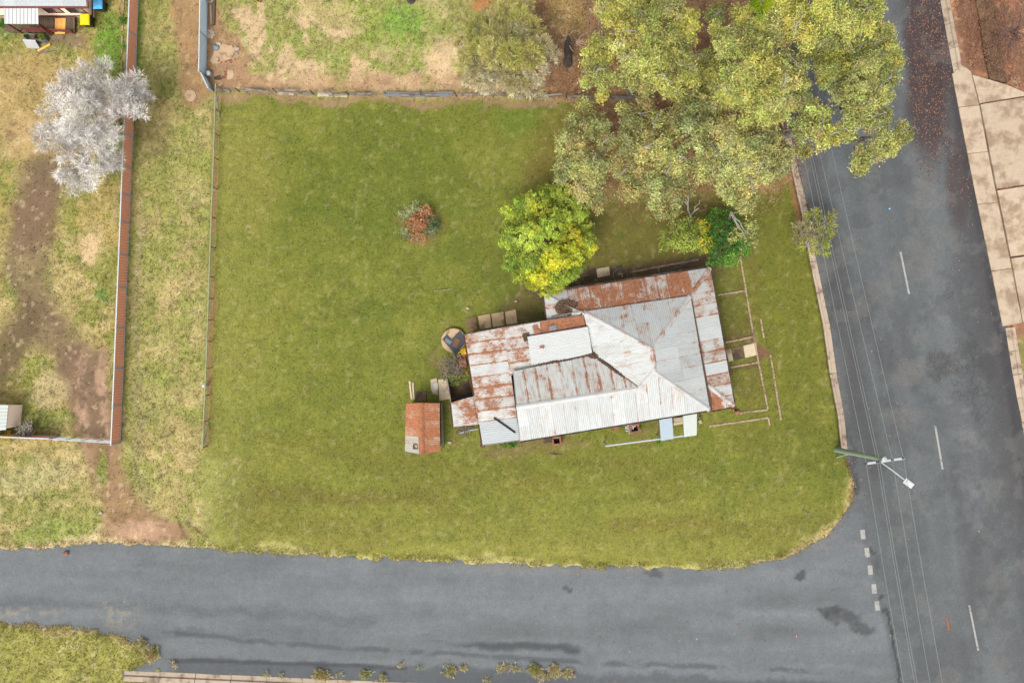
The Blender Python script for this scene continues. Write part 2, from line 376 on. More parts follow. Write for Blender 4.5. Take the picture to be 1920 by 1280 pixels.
def ground_maps(px, py):
    x = (px - 960) * CAM_H / FPX; y = (640 - py) * CAM_H / FPX
    big = fbm(x, y, 0.10, 4, 1); mid = fbm(x, y, 0.45, 5, 7); fine = fbm(x, y, 1.8, 4, 13); spk = fbm(x, y, 4.5, 2, 23)
    wpx = px + (fbm(x, y, 0.35, 4, 31) - 0.5) * 46 + (fine - 0.5) * 16
    wpy = py + (fbm(x, y, 0.35, 4, 41) - 0.5) * 46 + (fine - 0.5) * 16
    def S(*c): return lin(c) / EXPO_GAIN * 1.52
    col = np.zeros(px.shape + (3,)); grass = np.zeros(px.shape)
    def lay(mask, c, g=None):
        nonlocal col, grass
        m = np.clip(mask, 0, 1)
        col = col * (1 - m[..., None]) + np.asarray(c) * m[..., None]
        if g is not None: grass = grass * (1 - m) + g * m
    # general rough verge grass: dry straw with green through it
    lay(np.ones_like(px), S(176, 160, 98), 0.75)
    lay(sst(mid, 0.42, 0.60) * 0.8, S(146, 148, 70), 0.9)
    lay(sst(fine, 0.56, 0.72) * 0.55, S(196, 174, 122), 0.6)
    # ---- the lane between the fences
    lane = sst(sdf(wpx, py, [(250, -200), (408, -200), (400, 1035), (215, 1035)]), -6, 6)
    lay(lane * sst(mid, 0.30, 0.6) * 0.7, S(172, 164, 96), 0.8)
    lay(lane * sst(fbm(x, y, 0.8, 5, 50, 0.65), 0.46, 0.58) * 0.75, S(148, 152, 70), 0.95)
    lay(lane * sst(14 - np.abs(wpx - 262), 0, 14) * sst(py, 330, 420) * 0.6, S(150, 138, 96), 0.9)
    lay(sst(sdf(wpx, py, [(330, -200), (392, -200), (400, 168), (372, 205), (335, 200), (322, 120)]), -8, 10) * 0.95, S(166, 130, 90), 0.12)
    lay(sst(ell(wpx, py, 258, 70, 22, 110), 0, 0.7), S(112, 150, 44), 1)
    # ---- neighbour's yard on the left
    yard = sst(sdf(px, py, [(-300, -200), (250, -200), (222, 832), (-300, 826)]), -3, 3)
    lay(yard * sst(mid, 0.36, 0.58) * 0.75, S(178, 156, 90), 0.6)
    lay(yard * sst(fbm(x, y, 0.55, 5, 55, 0.62), 0.47, 0.57) * 0.8, S(142, 146, 62), 0.95)
    lay(sst(ell(wpx, wpy, 60, 190, 110, 120), 0.0, 0.5) * 0.75, S(178, 148, 94), 0.3)
    lay(sst(ell(wpx, wpy, 40, 265, 70, 60), 0.0, 0.5) * 0.8, S(186, 156, 106), 0.25)
    lay(sst(ell(wpx, wpy, 130, 285, 70, 55), 0.0, 0.6) * 0.7, S(192, 156, 100), 0.3)
    lay(sst(ell(wpx, wpy, 205, 85, 36, 85), 0.0, 0.5) * 0.9, S(116, 154, 44), 1)
    lay(sst(ell(wpx, wpy, 160, 160, 45, 30), 0.0, 0.6) * 0.5, S(140, 150, 52), 1)
    lay(sst(ell(wpx, wpy, 118, 72, 60, 22), 0.0, 0.5) * 0.9, S(138, 116, 84), 0.1)
    lay(sst(ell(wpx, wpy, 20, 50, 30, 40), 0.0, 0.5) * 0.7, S(86, 118, 50), 1)
    lay(sst(ell(wpx, wpy, 172, 460, 34, 50), 0.1, 0.6) * 0.85, S(214, 184, 138), 0.25)
    lay(sst(ell(wpx, wpy, 192, 555, 14, 16), 0.1, 0.7) * 0.8, S(104, 142, 60), 1)
    lay(sst(ell(wpx, wpy, 40, 575, 22, 24), 0.1, 0.7) * 0.8, S(196, 160, 118), 0.3)
    lay(sst(ell(wpx, wpy, 20, 545, 30, 60), 0.1, 0.7) * 0.7, S(146, 150, 70), 1)
    track = dline(wpx, wpy, [(85, 330), (52, 430), (42, 510), (80, 590), (120, 660), (172, 740), (190, 830)])
    lay(sst(track, 58, 20) * (0.78 + 0.2 * sst(mid, 0.35, 0.5)), S(122, 100, 72), 0.12)
    lay(sst(ell(wpx, wpy, 70, 400, 62, 70), 0.0, 0.5) * 0.75, S(124, 98, 72), 0.1)
    lay(sst(sdf(wpx, py, [(120, 640), (200, 660), (205, 835), (158, 835), (140, 770), (95, 700)]), -16, 14) * 0.92, S(128, 102, 76), 0.05)
    lay(sst(dline(wpx, wpy, [(0, 700), (20, 640), (55, 600)]), 52, 12) * 0.9, S(104, 84, 56), 0.12)
    lay(sst(ell(wpx, wpy, 90, 745, 50, 45), 0.0, 0.5) * 0.8, S(190, 170, 122), 0.5)
    lay(sst(ell(wpx, wpy, 66, 800, 60, 28), 0.0, 0.5) * 0.75, S(124, 134, 54), 1)
    rut = np.minimum(dline(wpx, py, [(150, 665), (156, 740), (160, 800), (168, 870), (172, 920)]), dline(wpx, py, [(190, 660), (196, 740), (203, 810), (204, 880), (212, 930)]))
    lay(sst(rut, 13, 4) * sst(fine, 0.30, 0.5) * 0.85, S(172, 140, 112), 0)
    # ---- crossover from the lane to the street
    lay(sst(sdf(wpx, wpy, [(158, 836), (222, 836), (250, 930), (330, 975), (370, 1005), (330, 1024), (190, 1024), (182, 950)]), -14, 14) * 0.85, S(150, 114, 82), 0.08)
    lay(sst(ell(wpx, wpy, 186, 880, 16, 50), 0, 0.6) * 0.9, S(140, 146, 62), 0.9)
    lay(sst(ell(wpx, wpy, 270, 992, 100, 28), 0.0, 0.5) * 0.85, S(186, 148, 118), 0.05)
    lay(sst(ell(wpx, wpy, 330, 990, 48, 22), 0.0, 0.7) * 0.6, S(142, 108, 78), 0.1)
    lay(sst(ell(wpx, wpy, 90, 1000, 120, 26), 0.0, 0.5) * 0.65, S(136, 154, 62), 1)
    lay(sst(ell(wpx, wpy, 60, 895, 110, 42), 0.0, 0.5) * 0.6, S(186, 176, 122), 0.8)
    # ---- back yard at the top
    yard2 = sst(sdf(px, py, [(392, -200), (1480, -200), (1470, 178), (405, 168)]), -4, 4)
    gmask = fbm(x, y, 0.85, 5, 60, 0.62) * 0.75 + 0.25 * fbm(x, y, 0.25, 3, 62)
    lay(yard2, S(204, 176, 132), 0.3)
    lay(yard2 * sst(gmask, 0.43, 0.53) * 0.85, S(150, 154, 72), 1)
    lay(yard2 * sst(fine, 0.55, 0.68) * sst(gmask, 0.40, 0.5) * 0.5, S(122, 146, 58), 1)
    lay(sst(ell(wpx, wpy, 750, 45, 110, 95), 0.0, 0.6) * 0.8, S(140, 158, 62), 1)
    lay(sst(ell(wpx, wpy, 762, 40, 45, 45), 0.0, 0.6) * 0.7, S(124, 162, 58), 1)
    lay(sst(ell(wpx, wpy, 640, 20, 120, 45), 0.0, 0.6) * 0.5, S(158, 160, 76), 1)
    lay(yard2 * sst(py, 128, 152) * sst(mid, 0.2, 0.5) * 0.85, S(178, 140, 104), 0.15)
    lay(sst(sdf(wpx, wpy, [(388, -60), (420, -60), (430, 60), (470, 110), (470, 160), (385, 165)]), -8, 10) * 0.9, S(166, 128, 94), 0.05)
    lay(sst(ell(wpx, wpy, 835, 90, 60, 75), 0.0, 0.5) * 0.6 * sst(mid, 0.35, 0.5), S(214, 184, 140), 0.2)
    lay(sst(ell(wpx, wpy, 905, 8, 40, 22), 0.0, 0.5) * 0.9, S(184, 120, 72), 0.0)
    litter = sst(sdf(wpx, wpy, [(1020, -200), (1475, -200), (1500, 330), (1440, 395), (1290, 405), (1180, 400), (1060, 330), (1075, 200), (1030, 185), (985, 170), (1000, 60)]), -16, 18)
    lay(litter * 0.9, S(148, 112, 76), 0.06)
    lay(litter * sst(mid, 0.46, 0.6) * 0.7, S(120, 82, 54), 0.0)
    lay(litter * sst(fine, 0.58, 0.72) * 0.6, S(188, 136, 92), 0.0)
    lay(sst(ell(wpx, wpy, 1065, 30, 40, 60), 0.0, 0.6) * 0.6, S(162, 144, 78), 0.6)
    # ---- the mown lawn round the cottage
    lawn = sst(sdf(wpx * 0.35 + px * 0.65, wpy * 0.35 + py * 0.65, LAWN), -7, 9)
    lawn *= 1 - litter * sst(py, 392, 350) * 0.9
    lawn *= 1 - sst(py, 835, 870) * (1 - sst(wpx + (fine - .5) * 60 + (mid - .5) * 60, 375, 500))
    g1 = S(133, 139, 50); g2 = S(110, 123, 33); g3 = S(148, 148, 64)
    lay(lawn, g1, 1)
    lay(lawn * sst(big + (mid - 0.5) * 0.5, 0.36, 0.66) * 0.85, g2, 1)
    lay(lawn * sst(fbm(x, y, 0.16, 4, 70), 0.52, 0.66) * 0.45, g3, 1)
    lay(lawn * sst(px, 560, 400) * 0.65, S(158, 158, 80), 1)
    lay(lawn * sst(py, 860, 1050) * 0.75, S(160, 158, 76), 1)
    lay(lawn * sst(py, 330, 190) * sst(px, 420, 700) * 0.5, S(126, 134, 44), 1)
    lay(lawn * sst(px, 1340, 1420) * sst(py, 900, 780) * 0.7, S(120, 122, 34), 1)
    lay(lawn * sst(ell(wpx, wpy, 1220, 430, 260, 120), 0.0, 0.6) * 0.7, S(112, 98, 44), 0.5)
    lay(lawn * sst(ell(wpx, wpy, 968, 222, 70, 34), 0.0, 0.7) * 0.4, S(104, 146, 34), 1)
    lay(lawn * sst(dline(wpx, py * 0.7 + wpy * 0.3, [(470, 925), (560, 930), (680, 932), (800, 934)]), 22, 3) * 0.55, S(120, 108, 44), 0.9)
    lay(lawn * sst(dline(wpx, py * 0.7 + wpy * 0.3, [(1150, 985), (1330, 975)]), 24, 3) * 0.45, S(122, 108, 42), 0.9)
    lay(lawn * sst(fine, 0.62, 0.76) * 0.28, S(162, 158, 78), 1)
    lay(lawn * sst(fbm(x, y, 1.1, 4, 81), 0.58, 0.74) * 0.28, S(98, 118, 32), 1)
    lay(lawn * sst(spk, 0.74, 0.88) * 0.3, S(90, 88, 46), 0.8)
    lay(lawn * sst(fbm(x * 0.35, y + 0.15 * x, 0.55, 4, 151), 0.50, 0.60) * sst(py, 760, 860) * 0.35, S(124, 116, 46), 1)
    lay(lawn * sst(np.sin(py * 0.16 + (big - 0.5) * 14 + px * 0.004), 0.2, 0.9) * sst(py, 800, 900) * 0.16, S(116, 122, 40), 1)
    lay(lawn * sst(np.sin(px * 0.115 + (big - 0.5) * 9), 0.2, 0.9) * sst(760 - py, 0, 80) * 0.12, S(120, 130, 44), 1)
    lay(lawn * sst(ell(wpx, wpy, 1060, 320, 100, 150), 0.0, 0.7) * 0.6, S(128, 108, 52), 0.7)
    lay(lawn * sst(ell(wpx, wpy, 480, 330, 70, 170), 0.0, 0.8) * 0.4, S(152, 148, 72), 1)
    for (cx_, cy_, rx_, ry_, a_, c_) in ((620, 420, 150, 120, .45, (108, 122, 30)), (760, 250, 200, 60, .45, (112, 124, 34)), (640, 700, 120, 90, .35, (122, 132, 42)), (560, 860, 120, 50, .35, (150, 146, 66)), (1000, 905, 160, 30, .35, (148, 142, 62)), (1500, 640, 40, 160, .35, (112, 116, 30)), (700, 960, 220, 26, .35, (150, 150, 66)), (450, 960, 60, 40, .5, (128, 122, 54))):
        lay(lawn * sst(ell(wpx, wpy, cx_, cy_, rx_, ry_), 0.0, 0.7) * a_, S(*c_), 1)
    col *= 1 - lawn[..., None] * np.array([0.15, 0.17, 0.36])
    # darker beds and bare soil near the walls, east garden and path sides
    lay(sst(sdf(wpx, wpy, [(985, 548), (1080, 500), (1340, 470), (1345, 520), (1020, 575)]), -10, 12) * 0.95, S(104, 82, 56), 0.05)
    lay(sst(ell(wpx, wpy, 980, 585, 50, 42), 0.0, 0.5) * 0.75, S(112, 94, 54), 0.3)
    lay(sst(dline(wpx, wpy, [(845, 610), (830, 650), (825, 680), (850, 720), (870, 780), (860, 815), (905, 838), (1050, 830), (1200, 812), (1330, 785)]), 20, 6) * sst(mid, 0.3, 0.6) * 0.65, S(128, 108, 64), 0.4)
    lay(sst(ell(wpx, wpy, 870, 735, 40, 30), 0.0, 0.5) * 0.9, S(110, 90, 52), 0.2)
    lay(sst(sdf(px, py, [(1336, 480), (1388, 482), (1400, 545), (1440, 768), (1380, 775), (1345, 560)]), -4, 6) * sst(mid, 0.3, 0.6) * 0.55, S(108, 96, 42), 0.7)
    lay(sst(dline(wpx, wpy, [(1358, 640), (1421, 628)]), 12, 4) * 0.6, S(104, 80, 46), 0.2)
    lay(sst(dline(wpx, wpy, [(1365, 692), (1420, 680)]), 9, 3) * 0.7, S(104, 80, 46), 0.2)
    lay(sst(ell(wpx, wpy, 1435, 652, 20, 22), 0.0, 0.4) * 0.9, S(118, 80, 58), 0)
    lay(sst(dline(wpx, wpy, [(1392, 482), (1420, 480), (1430, 640)]), 9, 3) * 0.4, S(116, 98, 46), 0.5)
    lay(sst(ell(wpx, wpy, 788, 418, 48, 44), 0.0, 0.35) * 0.55, S(140, 112, 60), 0.4)
    lay(sst(dline(wpx, wpy, [(402, 178), (820, 188), (1180, 192)]), 11, 3) * 0.85, S(158, 128, 92), 0.2)
    lay(sst(dline(wpx * 0.3 + px * 0.7, py, [(408, 190), (404, 420), (396, 640), (388, 838)]), 7, 2) * sst(mid, 0.25, 0.5) * 0.8, S(158, 118, 76), 0.2)
    lay(sst(dline(wpx, wpy, [(1488, 345), (1520, 420), (1538, 480)]), 24, 8) * 0.85, S(158, 106, 72), 0.05)
    lay(sst(dline(px, py, [(1532, 489), (1556, 605), (1584, 777), (1592, 869)]), 10, 3) * sst(mid, 0.3, 0.6) * 0.5, S(150, 118, 76), 0.3)
    for pts in ([(303, 820), (325, 812), (331, 800)], [(297, 898), (312, 888)], [(335, 968), (350, 1010)], [(352, 975), (372, 992), (390, 1004)]):
        lay(sst(dline(wpx * 0.3 + px * 0.7, wpy * 0.3 + py * 0.7, pts), 4.5, 1.5) * 0.8, S(112, 86, 56), 0.1)
    # ---- street verges: lower left, below the frame, far right
    lay(sst(sdf(wpx, py, [(-300, 1160), (0, 1165), (200, 1184), (310, 1225), (300, 1300), (-300, 1400)]), -2, 6), S(178, 172, 92), 1)
    lay(sst(sdf(wpx, py, [(-300, 1160), (0, 1165), (200, 1184), (310, 1225), (300, 1300), (-300, 1400)]), -2, 6) * sst(mid, 0.45, 0.6) * 0.6, S(138, 138, 52), 1)
    lay(sst(dline(wpx, wpy, [(-260, 1160), (0, 1165), (200, 1185), (300, 1222)]), 16, 4) * 0.7, S(200, 178, 122), 0.8)
    lay(sst(dline(wpx, wpy, [(-260, 1030), (200, 1022), (380, 1032)]), 15, 3) * 0.8, S(206, 182, 136), 0.7)
    lay(sst(dline(wpx, wpy, [(380, 1032), (850, 1053), (1284, 1066), (1420, 1058)]), 13, 3) * 0.7, S(190, 180, 108), 1)
    east = sst(sdf(px, py, [(1740, -220), (2100, -220), (2100, 1500), (2060, 1500), (1886, 612)]), -4, 6)
    lay(east, S(150, 108, 82), 0.0)
    lay(east * sst(mid, 0.46, 0.58) * 0.6, S(126, 84, 60), 0.0)
    lay(east * sst(fine, 0.54, 0.66) * 0.5, S(186, 122, 88), 0.0)
    lay(sst(dline(wpx, wpy, [(1790, 30), (1808, 110)]), 14, 3) * sst(mid, 0.4, 0.55) * 0.6, S(128, 112, 52), 0.6)
    lay(sst(ell(wpx, py, 1925, 700, 14, 90), 0.0, 0.4) * 0.8, S(126, 130, 66), 1)
    # tufts, bare specks and scuffs at hand size
    sp2 = fbm(x, y, 2.6, 3, 101); sp3 = fbm(x, y, 3.1, 3, 111)
    lay(sst(sp2, 0.66, 0.74) * 0.42 * (1 - 0.5 * lawn), S(104, 84, 54))
    lay(sst(sp3, 0.66, 0.75) * 0.40 * (1 - 0.6 * lawn), S(214, 194, 150))
    grass = np.where((px > 1720) & (py < 610), 0, grass)
    col *= (1 + (fine - 0.5) * (0.5 - 0.25 * lawn))[..., None]
    return np.maximum(col, 0.002), np.clip(grass, 0, 1), litter

gcol, ggrass, glitter = ground_maps(gpx, gpy)
rsd = sdf(gpx, gpy, ROAD) * CAM_H / FPX                             # metres inside the road
soft_edge = sst(gpy, 1000, 1015) * sst(1600 - gpx, 0, 60)           # edges without a kerb are ragged
rag = (fbm(gx, gy, 1.6, 4, 90) - 0.5) * 0.75 * soft_edge
ROADZ = -0.13
gz = (fbm(gx, gy, 0.08, 3, 95) - 0.5) * 0.05 + (fbm(gx, gy, 1.5, 3, 97) - 0.5) * 0.03
gz -= 0.085 * sst(rsd + rag, -1.6, -0.1) * soft_edge
tt = sst(rsd + rag, -0.20, 0.22)
gz = gz * (1 - tt) - 0.30 * tt
# ground dips under the kerbs and slabs so that they sit in it
def near_poly(polys, grow):
    m = np.zeros(gpx.shape)
    for p in polys: m = np.maximum(m, sst(sdf(gpx, gpy, p), -grow - 3, -grow + 1))
    return m
def grid_faces(nx, ny, keep=None):
    i, j = np.meshgrid(np.arange(nx - 1), np.arange(ny - 1), indexing='ij')
    a = (i * ny + j).ravel(); f = np.stack([a, a + ny, a + ny + 1, a + 1], 1)
    return f if keep is None else f[keep.ravel()]

KERB_L = [(1400, -200), (1480, 240), (1517, 402), (1532, 489), (1556, 605), (1569, 699), (1584, 777), (1591, 845)]
gz -= 0.20 * sst(dline(gpx, gpy, [(x - 7, y) for x, y in KERB_L]), 9.5, 6.5) * (rsd < 0.05)
gz -= 0.20 * sst(sdf(gpx, gpy, [(1712, -200), (1754, 0), (1779, 140), (1874, 605), (1932, 905), (2090, 900), (2050, 160), (1900, 160), (1860, -200)]), -2, 3) * (gpx > 1700)
gz -= 0.20 * sst(sdf(gpx, gpy, [(228, 1258), (700, 1278), (1300, 1300), (1300, 1325), (232, 1282)]), -2, 3)
RAMP = [(-400, -400), (-400, 400)]
verts = np.stack([gx, gy, gz], -1).reshape(-1, 3)
FARZ = -0.02
nx, ny = gx.shape
ground = np_mesh("ground", verts, grid_faces(nx, ny), M_GROUND, gcol.reshape(-1, 3), smooth=True)
tag(ground, kind="structure")
# the land beyond the picture carries on as plain paddock
mb = MB()
x0, x1, y0, y1 = GX[0] + .05, GX[-1] - .05, GY[0] + .05, GY[-1] - .05; B = 600
for (a, b, c, d) in ((-B, -B, x0, B), (x1, -B, B, B), (x0, y1, x1, B), (x0, -B, x1, y0)):
    mb.add([(a, b, -0.31), (c, b, -0.31), (c, d, -0.31), (a, d, -0.31)], [(0, 1, 2, 3)])
outer = obj("ground", mb, mat("paddock", A(160, 150, 88), var=0.4, scale=0.3), origin=(0, 0, 0)); tag(outer, kind="structure")

# ------------------------------------------------------------------ roads
def road_color(px, py):
    x = (px - 960) * CAM_H / FPX; y = (640 - py) * CAM_H / FPX
    def S(*c): return lin(c) / EXPO_GAIN
    big = fbm(x, y, 0.12, 4, 3); mid = fbm(x, y, 0.7, 5, 9); fine = fbm(x, y, 3.0, 3, 17)
    wpx = px + (mid - 0.5) * 26; wpy = py + (fbm(x, y, 0.7, 5, 19) - 0.5) * 26
    sx = fbm(x * 0.12, y, 0.9, 4, 27)                    # long streaks along the side street
    u = (px - 1500) - (py - 300) * 0.185                 # across the main road, 0 at the left kerb
    su = fbm(x + 0.185 * y, y * 0.10, 0.9, 4, 29)
    main = sst(px - (1600 + (py - 900) * 0.24), -10, 10)
    main = np.where(py < 960, 1.0, main)
    c1 = S(129, 134, 136) * (0.70 + 0.60 * sx)[..., None] * (0.86 + 0.28 * mid)[..., None]
    c2 = S(114, 119, 120) * (0.68 + 0.64 * su)[..., None] * (0.84 + 0.32 * mid)[..., None]
    col = c1 * (1 - main[..., None]) + c2 * main[..., None]
    def lay(m, c):
        nonlocal col
        m = np.clip(m, 0, 1)[..., None]; col = col * (1 - m) + np.asarray(c) * m
    # wheel paths polished lighter, dirt-dark gutters
    lay(main * sst(34 - np.abs(u - 215 + (mid - 0.5) * 24), 0, 30) * 0.40, S(134, 136, 137))
    lay(main * sst(26 - np.abs(u - 120 + (mid - 0.5) * 20), 0, 26) * 0.30, S(130, 132, 134))
    lay(main * sst(40 - np.abs(u - 28 + (mid - 0.5) * 30), 0, 40) * 0.6 * sst(py, 1050, 850), S(80, 76, 74))
    lay(main * sst(u + (mid - 0.5) * 50, 235, 300) * 0.75, S(82, 78, 80))
    lay(main * sst(ell(wpx, wpy, 1740, 90, 50, 240), -0.1, 0.35) * 0.85, S(70, 54, 54))
    lay(main * sst(ell(wpx, wpy, 1800, 330, 36, 130), 0.0, 0.5) * 0.6, S(82, 68, 66))
    lay(sst(np.abs(u - 318 + (mid - .5) * 8), 16, 4) * main * 0.6, S(60, 56, 58))
    for (cx, cy, rx, ry, a) in ((1830, 700, 60, 80, .5), (1770, 680, 40, 45, .5), (1800, 930, 80, 120, .4), (1850, 1080, 60, 150, .4), (1560, 560, 26, 60, .5)):
        lay(main * sst(ell(wpx, wpy, cx, cy, rx, ry), 0.0, 0.6) * sst(mid, 0.35, 0.6) * a, S(72, 70, 70))
    lay(main * sst(fbm(x, y, 0.45, 5, 121, 0.65), 0.53, 0.60) * 0.30, S(84, 84, 86)); lay(main * sst(fbm(x, y, 0.6, 5, 131, 0.65), 0.56, 0.64) * 0.30, S(142, 140, 134))
    lay((1 - main) * sst(fbm(x * 0.4, y, 0.6, 5, 141, 0.65), 0.54, 0.62) * 0.22, S(104, 112, 118))
    lay(main * sst(ell(wpx, wpy, 1700, 700, 40, 30), 0.0, 0.6) * 0.35, S(140, 136, 130))
    lay(main * sst(ell(wpx, wpy, 1690, 780, 50, 20), 0.0, 0.6) * 0.35, S(146, 138, 130))
    # side street details
    side = 1 - main
    lay(side * sst(dline(px, wpy, [(-200, 1095), (600, 1100), (1400, 1120)]), 30, 8) * 0.30, S(140, 146, 150))
    lay(side * sst(dline(px, wpy, [(-200, 1130), (200, 1135), (700, 1165)]), 14, 3) * 0.35, S(92, 100, 108))
    lay(side * sst(dline(px, py + (mid - .5) * 14, [(330, 1190), (520, 1208), (760, 1222), (1100, 1243), (1600, 1262)]), 7, 2) * sst(mid, 0.36, 0.52) * 0.6, S(80, 84, 90))
    lay(side * sst(py + (mid - 0.5) * 30 + (fine - 0.5) * 16 - (1222 + (px - 300) * 0.035), 6, 18) * sst(px, 300, 340) * 0.60, S(78, 82, 88))
    lay(side * sst(dline(px, py + (mid - .5) * 6, [(320, 1238), (700, 1249), (760, 1253)]), 6, 2) * 0.7, S(62, 66, 70))
    lay(side * sst(dline(px, wpy, [(760, 1205), (1080, 1215)]), 14, 2) * sst(sx, 0.5, 0.62) * 0.8, S(66, 68, 72))
    for (cx, cy, rx, ry, a) in ((340, 1188, 46, 8, .35), (1585, 1158, 34, 17, .85), (1620, 1180, 26, 14, .8), (1562, 1146, 24, 11, .9), (1498, 1085, 16, 9, .95), (1067, 1103, 9, 6, .8), (1225, 1077, 26, 7, .7), (1640, 1036, 5, 7, 1), (1652, 1120, 7, 10, 1), (1664, 1146, 6, 9, 1), (1645, 1062, 8, 14, .5), (1610, 905, 7, 26, .8), (1600, 860, 7, 40, .7)):
        lay(sst(ell(wpx + (fine - .5) * 18, wpy + (fbm(x, y, 3., 3, 21) - .5) * 18, cx, cy, rx * 1.15, ry * 1.15) + (mid - .5) * .8 + (fine - .5) * .5, 0.0, 0.5) * a * 0.75, S(58, 59, 62))
    lay(side * sst(dline(px, py, [(1625, 1000), (1660, 1130), (1692, 1300)]), 12, 3) * 0.4, S(84, 84, 88))
    lay(sst(dline(px + (fine - .5) * 8, py, [(1665, 1150), (1680, 1220), (1690, 1290)]), 4, 1) * 0.8, S(44, 44, 48))
    lay(side * sst(dline(px, wpy, [(420, 1030), (850, 1056), (1250, 1070), (1450, 1056), (1560, 1005)]), 12, 3) * 0.45 * sst(mid, .35, .55), S(146, 140, 132))
    # straw and grass clippings spilled on the side street
    sp = sst(ell(px, py, 222, 1150, 55, 40), 0.0, 0.8) * sst(fine, 0.50, 0.60) * 0.7 + sst(ell(px, py, 40, 1150, 110, 20), 0.0, 0.8) * sst(fine, 0.50, 0.62) * 0.7
    lay(side * sp * 0.45, S(196, 176, 132))
    col *= (0.90 + 0.20 * fine)[..., None]
    return np.maximum(col, 0.003)
rcol = road_color(gpx, gpy)
inside = rsd > np.where(soft_edge > 0.02, -0.7, -0.26)
keep = inside[:-1, :-1] & inside[1:, :-1] & inside[:-1, 1:] & inside[1:, 1:]
camber = ROADZ + 0 * gx
verts = np.stack([gx, gy, camber], -1).reshape(-1, 3)
fs = grid_faces(nx, ny, keep)
used = np.unique(fs); remap = np.full(len(verts), -1, np.int32); remap[used] = np.arange(len(used))
road = np_mesh("road", verts[used], remap[fs], M_ROAD, rcol.reshape(-1, 3)[used]); tag(road, kind="structure")

def stripe(name, quads, mt, parent, z=0.004):
    mb = MB()
    for q in quads: mb.slab([Vector((P(x, y).x, P(x, y).y, ROADZ + z)) for x, y in q], 0.003)
    return obj(name, mb, mt, parent)
for (a, b) in (((1690, 472), (1706, 551)), ((1755, 798), (1769, 880)), ((1819, 1135), (1836, 1220)), ((1624, 148), (1641, 226))):
    stripe("lane_marking", [[(a[0] - 1.8, a[1]), (a[0] + 1.8, a[1]), (b[0] + 1.8, b[1]), (b[0] - 1.8, b[1])]], M_PAINT, road)
for (x, y) in ((1619, 1002), (1627, 1036), (1633, 1069), (1640, 1104), (1646, 1136)):
    stripe("give_way_marking", [[(x - 5, y - 8.5), (x + 3.6, y - 9), (x + 5.4, y + 8.5), (x - 3.4, y + 9)]], M_PAINT, road)
# crack network on the worn part of the main road: thin bitumen lines
def cracks(parent, cx, cy, rx, ry, n, seed):
    r = random.Random(seed); mb = MB(); pts = []
    for k in range(n):
        for tr in range(20):
            a = r.uniform(0, 6.283); q = math.sqrt(r.random()); p = (cx + rx * q * math.cos(a), cy + ry * q * math.sin(a))
            if all((p[0] - s[0]) ** 2 + (p[1] - s[1]) ** 2 > 30 for s in pts): pts.append(p); break
    for i, p in enumerate(pts):
        near = sorted(range(len(pts)), key=lambda j: (pts[j][0] - p[0]) ** 2 + (pts[j][1] - p[1]) ** 2)[1:3]
        for j in near:
            q = pts[j]; mid_ = ((p[0] + q[0]) / 2 + r.uniform(-2, 2), (p[1] + q[1]) / 2 + r.uniform(-2, 2))
            for s, e in ((p, mid_), (mid_, q)):
                s3 = P(*s); e3 = P(*e); d = (e3 - s3)
                if d.length < 1e-3: continue
                nrm = Vector((-d.y, d.x, 0)).normalized() * 0.006
                z = ROADZ + 0.0025
                mb.add([(s3.x - nrm.x, s3.y - nrm.y, z), (e3.x - nrm.x, e3.y - nrm.y, z), (e3.x + nrm.x, e3.y + nrm.y, z), (s3.x + nrm.x, s3.y + nrm.y, z)], [(0, 1, 2, 3)])
    o = obj("crack_lines", mb, M_CRACK, parent); tag(o, kind="stuff")
cracks(road, 1812, 690, 34, 70, 90, 1); cracks(road, 1757, 685, 22, 34, 45, 2); cracks(road, 1845, 760, 26, 40, 45, 3); cracks(road, 1860, 540, 8, 36, 24, 4); cracks(road, 1708, 150, 16, 36, 28, 5); cracks(road, 1780, 545, 12, 16, 14, 6)

# ------------------------------------------------------------------ kerbs, driveway and footpath (slabs with open joints)
def resample(pts, step):
    out = [Vector(pts[0])]; acc = 0
    for a, b in zip(pts[:-1], pts[1:]):
        a = Vector(a); b = Vector(b); L_ = (b - a).length; n = max(1, round(L_ / step))
        out += [a.lerp(b, (k + 1) / n) for k in range(n)]
    return out
def kerb_run(name, edge, side, step, pan=0.30, back=0.16, mt=M_KERB, zt=0.02, skip=()):
    "edge: points at the asphalt side; side: unit factor for the direction away from the road"
    root_origin = edge[0].copy(); root_origin.z = 0
    root = bpy.data.objects.new(name, None); root.location = root_origin; COL.objects.link(root); ORIG[root] = root_origin; tag(root, kind="structure")
    pts = resample(edge, step)
    for i in range(len(pts) - 1):
        if i in skip: continue
        a, b = pts[i], pts[i + 1]; d = (b - a).normalized(); n = Vector((-d.y, d.x, 0)) * side
        a = a + d * random.uniform(0.008, 0.025); b = b - d * random.uniform(0.008, 0.025)
        j = [random.uniform(-0.02, 0.02) for _ in range(4)]
        prof = [(j[0] + 0.0, ROADZ - 0.10), (j[0] + 0.0, ROADZ + 0.015), (pan * 0.85, ROADZ + 0.03), (pan, zt - 0.01), (pan + 0.03, zt + j[2] * .3), (pan + back, zt + j[3] * .3), (pan + back, -0.25)]
        vv = [(a + n * t) + Vector((0, 0, z)) for t, z in prof] + [(b + n * (t + (j[1] if t < 0.03 else 0))) + Vector((0, 0, z)) for t, z in prof]
        k = len(prof); ff = [tuple(range(k))[::-1], tuple(range(k, 2 * k))] + [(q, (q + 1) % k, k + (q + 1) % k, k + q) for q in range(k)]
        obj("kerb_stone", MB().add([(v.x, v.y, v.z) for v in vv], ff), mt, root)
    return root
kerb_run("kerb", [P(x, y) for x, y in KERB_L], 1 if (P(1480, 240) - P(1400, -200)).cross(Vector((-1, 0, 0))).z > 0 else -1, 2.4, pan=0.33, back=0.15)
